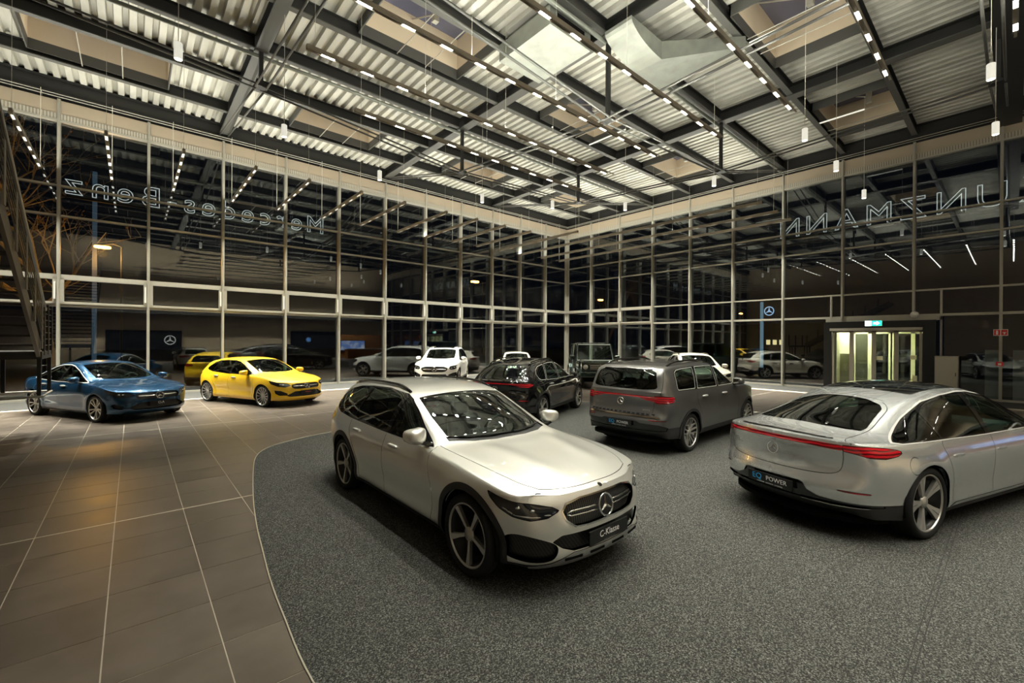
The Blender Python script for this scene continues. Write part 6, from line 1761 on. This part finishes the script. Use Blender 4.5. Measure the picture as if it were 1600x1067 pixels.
for xd, leaves in ((-0.40, ((5.06, 4.40), (4.40, 3.68), (3.68, 3.0), (3.0, 2.26))), (3.1, ((5.0, 4.4), (4.4, 3.66), (3.6, 2.9), (2.9, 2.26)))):
    for ya, yb_ in leaves:
        b = MB()
        for yy in (ya - 0.035, yb_ + 0.035): b.box(xd - 0.03, xd + 0.03, yy - 0.035 - 3.62, yy + 0.035 - 3.62, 0.02, 2.52)
        b.box(xd - 0.03, xd + 0.03, yb_ - 3.62, ya - 3.62, 0.02, 0.12); b.box(xd - 0.03, xd + 0.03, yb_ - 3.62, ya - 3.62, 2.45, 2.52)
        lf = b.build('door_leaf', T_BRONZE if xd < 0 else T_CREAM, dr)
        MB().box(xd - 0.006, xd + 0.006, yb_ + 0.07 - 3.62, ya - 0.07 - 3.62, 0.12, 2.45).build('pane', T_PANE, lf)
for yy, zz0, w_, h_ in ((3.50, 1.42, 0.20, 0.16), (2.50, 1.48, 0.18, 0.16), (2.46, 0.65, 0.13, 0.26)):
    MB().box(-0.412, -0.408, yy - w_ / 2 - 3.62, yy + w_ / 2 - 3.62, zz0 - h_ / 2, zz0 + h_ / 2).build('door_sticker', mat('paper_yellow', (0.75, 0.72, 0.45), 0.7), dr)
MB().box(0.6, 0.9, 4.55 - 3.62, 5.0 - 3.62, 0.0, 1.55).build('key_box', mat('key_box', (0.55, 0.54, 0.36), 0.5), dr)
T_VL = mat('vestibule_lamp', (0.8, 0.8, 0.8), 0.5, emit=(1.0, 0.98, 0.70), estr=VEST)
MB().box(0.5, 2.7, 4.35 - 3.62, 4.75 - 3.62, 2.79, 2.815).build('ceiling_lamp', T_VL, dr)
ex = empty('exit_sign', (CX - 0.50, 3.68, 2.70), 0, 'lit green and white escape route sign above the glass doors', 'sign')
MB().box(-0.04, 0.04, -0.27, 0.27, 0.0, 0.22).build('housing', T_WHITE, ex)
MB().box(-0.046, -0.041, 0.06, 0.26, 0.01, 0.21).build('white_field', mat('sign_white_lit', (0.8, 0.9, 0.85), 0.5, emit=(0.80, 1.0, 0.95), estr=1.6), ex)
T_SGN = mat('sign_green_lit', (0.0, 0.5, 0.25), 0.5, emit=(0.02, 0.75, 0.42), estr=1.0)
MB().box(-0.046, -0.041, -0.26, 0.06, 0.01, 0.21).build('green_field', T_SGN, ex)
T_SGW = mat('sign_mark_lit', (0.8, 0.9, 0.9), 0.5, emit=(0.8, 1.0, 0.95), estr=2.2)
MB().prism([(-0.20, 0.11), (-0.10, 0.19), (-0.10, 0.145), (0.0, 0.145), (0.0, 0.075), (-0.10, 0.075), (-0.10, 0.03)], -0.050, -0.046, 'yz').build('arrow', T_SGW, ex)
sm_ = MB().lathe([(0.0005, 0.0), (0.11, 0.01), (0.13, 0.04), (0.13, 0.07)], 20, 'x'); o = sm_.build('motion_sensor', T_WHITE, None, (CX - 0.24, 2.5, 3.12), smooth=True); tag(o, 'round white sensor disc above the right end of the entrance', 'sensor')
for v in o.data.vertices: v.co.x = v.co.x
cb_ = empty('cabinet', (CX - 0.55, 1.60, 0), 0, 'plain grey upright cabinet beside the black entrance portal', 'cabinet')
MB().box(-0.25, 0.25, -0.32, 0.28, 0.0, 1.56).build('body', mat('cabinet_grey', (0.36, 0.34, 0.29), 0.5), cb_)
MB().box(-0.262, -0.25, -0.30, 0.26, 0.04, 1.53).build('door', mat('cabinet_front', (0.40, 0.38, 0.32), 0.45), cb_)
MB().box(-0.275, -0.262, -0.27, -0.25, 0.85, 0.97).build('handle', M['plastic'], cb_)
# fire signs on the pillar
T_RED = mat('sign_red', (0.60, 0.02, 0.02), 0.5)
f1 = empty('fire_sign', (CX - 0.235, ny(9), 2.30), 0, 'red fire sign with two white pictograms on the far right pillar', 'sign')
MB().box(-0.006, 0.0, -0.17, 0.17, 0.0, 0.22).build('plate', T_WHITE, f1)
MB().box(-0.009, -0.006, 0.01, 0.155, 0.015, 0.205).build('red_field', T_RED, f1); MB().box(-0.009, -0.006, -0.155, -0.01, 0.015, 0.205).build('red_field', T_RED, f1)
MB().prism([(0.11, 0.04), (0.06, 0.04), (0.06, 0.15), (0.075, 0.18), (0.095, 0.18), (0.11, 0.15)], -0.012, -0.009, 'yz').build('extinguisher_mark', T_WHITE, f1)
MB().prism([(-0.125, 0.12), (-0.04, 0.12), (-0.04, 0.10), (-0.07, 0.10), (-0.07, 0.05), (-0.10, 0.05), (-0.10, 0.10), (-0.125, 0.10)], -0.012, -0.009, 'yz').build('hose_mark', T_WHITE, f1)
f2 = empty('fire_alarm', (CX - 0.235, ny(9) + 0.02, 1.25), 0, 'small red fire alarm button box on the far right pillar', 'fire alarm')
MB().box(-0.05, 0.0, -0.09, 0.09, 0.0, 0.14).build('box', T_RED, f2); MB().box(-0.053, -0.05, -0.04, 0.04, 0.03, 0.10).build('glass', T_WHITE, f2)
# frosted panels seen through the glass on the right
T_FROST = mat('frosted_panel', (0.32, 0.32, 0.29), 0.6)
for yy0, yy1, lb in ((0.30, 0.66, 'light grey frosted panel standing behind the glass left of the far right pillar'), (-0.36, 0.0, 'light grey frosted panel standing behind the glass right of the far right pillar')):
    o = MB().box(0, 0.02, 0, yy1 - yy0, 0.0, 1.80).build('frosted_panel', T_FROST, None, (CX + 0.06, yy0, 0.0)); tag(o, lb, 'panel')

# ---------------------------------------------------------------- staircase
st = empty('staircase', (-1.40, 12.9, 0), 0, 'steel staircase with rod railing and perforated posts at the left edge', 'staircase')
T_STR = mat('stair_steel', (0.20, 0.175, 0.14), 0.45, 0.2)
T_TRD = mat('stair_tread', (0.03, 0.03, 0.028), 0.6)
x_s, y_a, z_a = -1.40, 12.7, 1.77
slope = 1.92 / 3.2; run = 6.0
def SP(t, dz=0.0, x=x_s): return (x + 1.40, y_a - t - 12.9, z_a + slope * t + dz)
for xq in (x_s, x_s - 1.6):
    b = MB(); b.beam(SP(0, 0.0, xq), SP(run, 0.0, xq), 0.05, 0.30); b.build('stringer', T_STR, st)
for k in range(19):
    t = 0.1 + k * 0.30
    p = SP(t, 0.05)
    MB().box(-1.6, -0.03, p[1] - 0.15, p[1] + 0.15, p[2] - 0.02, p[2] + 0.02).build('tread', T_TRD, st)
MB().box(-1.7, 0.05, -0.25, 1.15, z_a - 0.17, z_a - 0.02).build('landing', T_TRD, st)
for xq in (x_s + 0.06,):
    for k in range(7):
        t = 0.15 + k * 0.85; p = SP(t, -0.05, xq)
        b = MB(); b.prism([(p[1] - 0.07, p[2]), (p[1] + 0.07, p[2]), (p[1] + 0.05, p[2] + 0.9), (p[1] - 0.05, p[2] + 0.9)], 0.05, 0.068, 'yz'); b.build('railing_post', T_STR, st)
    for j in range(6):
        z = 0.2 + j * 0.125
        MB().tube([SP(-0.05, z, xq), SP(run, z, xq)], 0.008, 6).build('railing_rod', T_FLANGE, st)
    MB().tube([SP(-0.3, 1.0, xq), SP(run, 1.0, xq)], 0.022, 8).build('handrail', T_ALU, st, smooth=True)
for yq in (0.0, 0.55, 1.1):
    MB().box(0.02, 0.06, yq - 0.02, yq + 0.06, z_a - 0.1, z_a + 0.95).build('railing_post', T_DARKST, st)
for j in range(7):
    MB().tube([(0.04, 0.0, z_a + 0.1 + j * 0.13), (0.04, 1.12, z_a + 0.1 + j * 0.13)], 0.008, 6).build('railing_rod', T_FLANGE, st)
for xq, yq in ((0.0, -0.15), (0.02, 1.05), (-0.75, -0.15), (-0.65, 1.05), (-1.5, -0.15), (-1.5, 1.05)):
    MB().box(xq - 0.03, xq + 0.03, yq - 0.03, yq + 0.03, 0.86, z_a - 0.1).build('hanger_post', T_DARKST, st)
b = MB(); fp = [(0.05, -0.2, 0.85), (0.05, 1.1, 0.85), (-1.7, 1.1, 0.85), (-1.7, -0.2, 0.85), (0.05, -0.2, 0.85)]
for a, c in zip(fp[:-1], fp[1:]): b.tube([a, c], 0.022, 8)
b.build('guard_frame', T_ALU, st)
for xq, yq in ((-1.55, -0.15), (-1.55, 1.05)): MB().box(xq - 0.05, xq + 0.05, yq - 0.05, yq + 0.05, 0.0, z_a - 0.1).build('support_post', T_DARKST, st)

# ---------------------------------------------------------------- outside
gr = MB().box(-60, 120, -40, 120, -0.32, -0.31).build('ground', mat('asphalt', (0.03, 0.03, 0.03), 0.9)); tag(gr, kind='structure')
T_LET = mat('letter_dark', (0.02, 0.02, 0.02), 0.35, 0.3)
T_LETE = mat('letter_edge_lit', (0.6, 0.6, 0.6), 0.4, emit=(0.9, 0.95, 0.9), estr=0.35)
T_LETP = mat('letter_panel', (0.16, 0.17, 0.13), 0.5)
def sign(word, origin, rot, total, cap, label, face, xs=None):
    root = empty('roof_lettering', origin, rot, label, 'sign')
    n = len(word); 
    # measure widths with the built-in font
    ws = []
    for ch in word:
        cu = bpy.data.curves.new('m', 'FONT'); cu.body = ch; cu.size = 1.0; t = bpy.data.objects.new('m', cu); C.objects.link(t); bpy.context.view_layer.update()
        me = bpy.data.meshes.new_from_object(t.evaluated_get(bpy.context.evaluated_depsgraph_get()))
        x = [v.co.x for v in me.vertices] or [0, 0.2]; ws.append((min(x), max(x))); bpy.data.objects.remove(t); bpy.data.meshes.remove(me)
    size = cap / 0.70
    raw = sum((b - a) * size for a, b in ws); gap = (total - raw) / (n - 1)
    x = 0
    for ch, (a, b) in zip(word, ws):
        for kind_, m_, ext, bev, fill in (('letter', face, 0.06, 0.0, 'BOTH'), ('letter_edge', T_LETE, 0.0, 0.012, 'NONE')):
            cu = bpy.data.curves.new(kind_, 'FONT'); cu.body = ch; cu.size = size; cu.extrude = ext; cu.bevel_depth = bev; cu.resolution_u = 4; cu.bevel_resolution = 1
            if fill == 'NONE': cu.fill_mode = 'NONE'
            t = bpy.data.objects.new(kind_, cu); C.objects.link(t); bpy.context.view_layer.update()
            me = bpy.data.meshes.new_from_object(t.evaluated_get(bpy.context.evaluated_depsgraph_get())); bpy.data.objects.remove(t)
            me.materials.clear(); me.materials.append(m_)
            if kind_ == 'letter': par = obj('letter', me, root, (x - a * size, 0, 0.02), (PI / 2, 0, 0))
            else: obj('letter_edge', me, par, (0, 0, -0.065))
        x += (b - a) * size + gap
    MB().box(-0.2, total + 0.2, -0.05, 0.05, -0.10, 0.0).build('sign_rail', T_DARKST, root)
    for xq in np.linspace(0.0, total, 5): MB().beam((xq, -0.03, -0.05), (xq, 0.85, -0.12), 0.05, 0.05).build('bracket', T_DARKST, root)
    return root
sign('Mercedes-Benz', (6.75, CY + 0.9, 6.98), PI, 8.5, 0.74, 'row of chrome edged letters above the left glass wall, seen from behind', T_LET)
sign('KUNZMANN', (CX + 0.9, -0.85, 7.05), PI / 2, 8.3, 0.86, 'row of broad capital letters above the right glass wall, seen from behind', T_LETP)
# pylons
T_PYL = mat('pylon_light', (0.01, 0.012, 0.015), 0.5, emit=(0.30, 0.55, 0.75), estr=PYL)
py_ = empty('light_pylon', (-1.62, 34.0, -0.31), 0, 'tall slim pylon glowing faint blue behind the left glass wall', 'pylon')
MB().box(-0.10, 0.10, -0.06, 0.06, 0.0, 11.7).build('light_panel', T_PYL, py_); MB().box(-0.3, 0.3, -0.2, 0.2, 0.0, 0.15).build('base', T_DARKST, py_)
py2 = empty('light_pylon', (44.0, 15.3, -0.31), 0, 'slim pale blue pylon with a star sign behind the right glass wall', 'pylon')
MB().box(-0.06, 0.06, -0.13, 0.13, 0.0, 6.06).build('light_panel', mat('pylon_bright', (0.2, 0.25, 0.3), 0.5, emit=(0.45, 0.75, 0.9), estr=PYL * 3), py2)
MB().box(0.0, 0.05, -1.15, -0.13, 4.2, 6.06).build('sign_board', mat('pylon_board', (0.02, 0.025, 0.04), 0.4), py2)
obj('star_emblem', star_mesh(0.42, mat('pylon_star', (0.5, 0.5, 0.5), 0.5, emit=(0.5, 0.75, 1.0), estr=0.5), 'p'), py2, (-0.04, -0.62, 5.2), (0, 0, PI))
# street lamps
T_SL = mat('sodium_lamp', (0.8, 0.5, 0.2), 0.5, emit=(1.0, 0.42, 0.05), estr=14.0)
def street_lamp(p, w, label, e=None):
    o = empty('street_lamp', (p[0], p[1], -0.31), 0, label, 'street lamp', 'orange street lamps')
    h = p[2] + 0.31
    MB().tube([(w * 2.2, 0, 0), (w * 2.2, 0, h + 0.1), (w * 1.2, 0, h + 0.25), (0, 0, h + 0.12)], 0.06, 8).build('pole', T_DARKST, o)
    V, F = superell(w, w * 0.5, w * 0.22, 0.6, 0.6, 8, 14); MB().add(V, F).build('lamp_head', T_SL, o, (0, 0, h), smooth=True)
    if e:
        l = bpy.data.lights.new('sodium_light', 'POINT'); l.energy = e; l.color = (1.0, 0.45, 0.08); l.shadow_soft_size = 0.2
        lo = bpy.data.objects.new('sodium_light', l); lo.location = (0, -w, h - 0.4); link(lo, o)
    return o
street_lamp((-1.26, 33.0, 7.05), 0.36, 'orange street lamp glowing behind the bare tree at the left', 300)
street_lamp((43.8, 60.0, 12.0), 0.75, 'orange street lamp behind the middle of the left glass wall')
street_lamp((75.0, 57.6, 10.8), 0.7, 'orange street lamp just right of the glass corner')
street_lamp((60.0, 23.4, 5.76), 0.32, 'orange street lamp beside the pylon with the star')
# bare tree
random.seed(4)
tr_ = empty('bare_tree', (-3.5, 37.0, -0.31), 0, 'bare branching tree with a few leaves behind the left glass wall', 'tree')
tb = MB(); tips = []
def branch(p, d, L, r, lev):
    pts = [p]; q = Vector(p); dd = Vector(d)
    for k in range(4):
        dd = (dd + Vector((random.uniform(-1, 1), random.uniform(-1, 1), random.uniform(-0.5, 0.8))) * 0.16).normalized(); q = q + dd * L / 4; pts.append(tuple(q))
    tb.tube(pts, [r * (1 - 0.14 * k) for k in range(5)], 6 if lev < 2 else 4, caps=False)
    if lev >= 4: tips.extend(pts[2:]); return
    for k in range(4 if lev else 6):
        i = random.choice((1, 2, 3, 4)) if lev else (2 + k % 3)
        nd = (dd * 0.6 + Vector((random.uniform(-1, 1), random.uniform(-1, 1), random.uniform(-0.3, 0.9)))).normalized()
        branch(pts[i], nd, L * random.uniform(0.55, 0.75), r * 0.5, lev + 1)
branch((0, 0, 0), (0.02, 0, 1), 8.0, 0.24, 0)
tb.build('trunk', mat('bark', (0.30, 0.24, 0.15), 0.9), tr_)
lv = MB()
for p in tips:
    if random.random() < 0.5:
        a, b_ = random.uniform(0, PI), random.uniform(0, PI); s_ = random.uniform(0.08, 0.16)
        u_ = Vector((math.cos(a), math.sin(a), 0.3)) * s_; v_ = Vector((-math.sin(a) * math.cos(b_), math.cos(a) * math.cos(b_), math.sin(b_))) * s_ * 0.6; q = Vector(p)
        lv.add([tuple(q), tuple(q + u_ * 0.5 + v_), tuple(q + u_), tuple(q + u_ * 0.5 - v_)], [(0, 1, 2, 3)])
o = lv.build('leaves', mat('autumn_leaf', (0.30, 0.16, 0.03), 0.7), tr_); tag(o, kind='stuff')
# a few distant lit windows across the street
T_WIN = mat('far_window', (0.4, 0.35, 0.2), 0.5, emit=(1.0, 0.8, 0.35), estr=0.6)
fb = empty('far_building', (70.0, 18.0, -0.31), 0, 'dark low building across the street with a few lit windows', 'building')
MB().box(0, 6, -8, 22, 0, 5).build('wall', mat('far_wall', (0.03, 0.03, 0.03), 0.9), fb)
for k in range(3): MB().box(-0.06, 0.0, 3.5 + k * 0.85, 4.0 + k * 0.85, 2.0, 2.7).build('window', T_WIN, fb)

# ---------------------------------------------------------------- behind the camera, mirrored in the glass
def board(name, x0, x1, z0, z1, m, label, cat, th=0.12):
    o = empty(name, ((x0 + x1) / 2, Y0, z0), 0, label, cat); MB().box((x0 - x1) / 2, (x1 - x0) / 2, 0.005, th, 0, z1 - z0).build('panel', m, o); return o
T_PANEL = mat('panel_black', (0.008, 0.008, 0.009), 0.4)
o = board('brand_panel', -1.7, 3.4, 0.1, 2.75, T_PANEL, 'black wall panel with a star emblem mirrored in the left glass', 'panel')
obj('star_emblem', star_mesh(0.42, mat('emblem_lit', (0.7, 0.7, 0.7), 0.4, emit=(0.8, 0.8, 0.8), estr=0.5), 'q'), o, (1.7, 0.14, 1.8), (0, 0, PI / 2))
o = board('brand_panel', 12.5, 17.2, 0.1, 2.9, T_PANEL, 'black wall panel with a small blue emblem mirrored in the left glass', 'panel')
obj('star_emblem', star_mesh(0.22, mat('emblem_blue', (0.2, 0.4, 0.8), 0.4, emit=(0.15, 0.45, 1.0), estr=1.0), 'r'), o, (-0.6, 0.14, 1.9), (0, 0, PI / 2))
T_WOOD = noise_color(mat('warm_wood', (0.30, 0.12, 0.03), 0.45), 4, (0.26, 0.095, 0.02), (0.42, 0.18, 0.05), 6, stretch=(1, 1, 6))
board('wood_panelling', 17.4, CX - 0.3, 0.0, 2.6, T_WOOD, 'warm wooden wall panelling mirrored in the left glass', 'panelling', 0.2)
def screen_mat():
    m = mat('screen', (0.1, 0.1, 0.1), 0.3)
    nt, N, L, b = nodes_of(m); tc = N.new('ShaderNodeTexCoord'); no = N.new('ShaderNodeTexNoise'); no.inputs['Scale'].default_value = 1.6
    L.new(tc.outputs['Object'], no.inputs['Vector']); cr = N.new('ShaderNodeValToRGB'); cr.color_ramp.elements[0].position = 0.42; cr.color_ramp.elements[0].color = (0.15, 0.30, 0.75, 1); cr.color_ramp.elements[1].position = 0.6; cr.color_ramp.elements[1].color = (0.7, 0.8, 1.0, 1)
    L.new(no.outputs['Fac'], cr.inputs[0]); L.new(cr.outputs[0], b.inputs['Emission Color']); b.inputs['Emission Strength'].default_value = 0.6
    return m
sc_ = empty('video_screen', (19.0, Y0 + 0.2, 0.8), 0, 'wide bright blue video screen on the wooden panelling', 'screen')
MB().box(-1.4, 1.4, 0.0, 0.06, 0, 1.15).build('bezel', M['gloss_black'], sc_); MB().box(-1.36, 1.36, 0.06, 0.065, 0.04, 1.11).build('display', screen_mat(), sc_)
dk_ = empty('reception_desk', (19.2, Y0 + 2.6, 0), 0, 'wooden reception desk with a white top mirrored in the left glass', 'desk')
MB().box(-1.8, 1.8, -0.4, 0.4, 0, 0.98).build('body', T_WOOD, dk_); MB().box(-1.9, 1.9, -0.45, 0.45, 0.98, 1.04).build('top', T_WHITE, dk_)
gal = MB(); gal.box(X0 + 0.02, CX - 0.25, Y0 + 0.02, Y0 + 0.6, 4.2, 4.5); g_ = gal.build('gallery', T_FLANGE); tag(g_, 'grey gallery slab along the back wall mirrored in the glass', 'gallery')
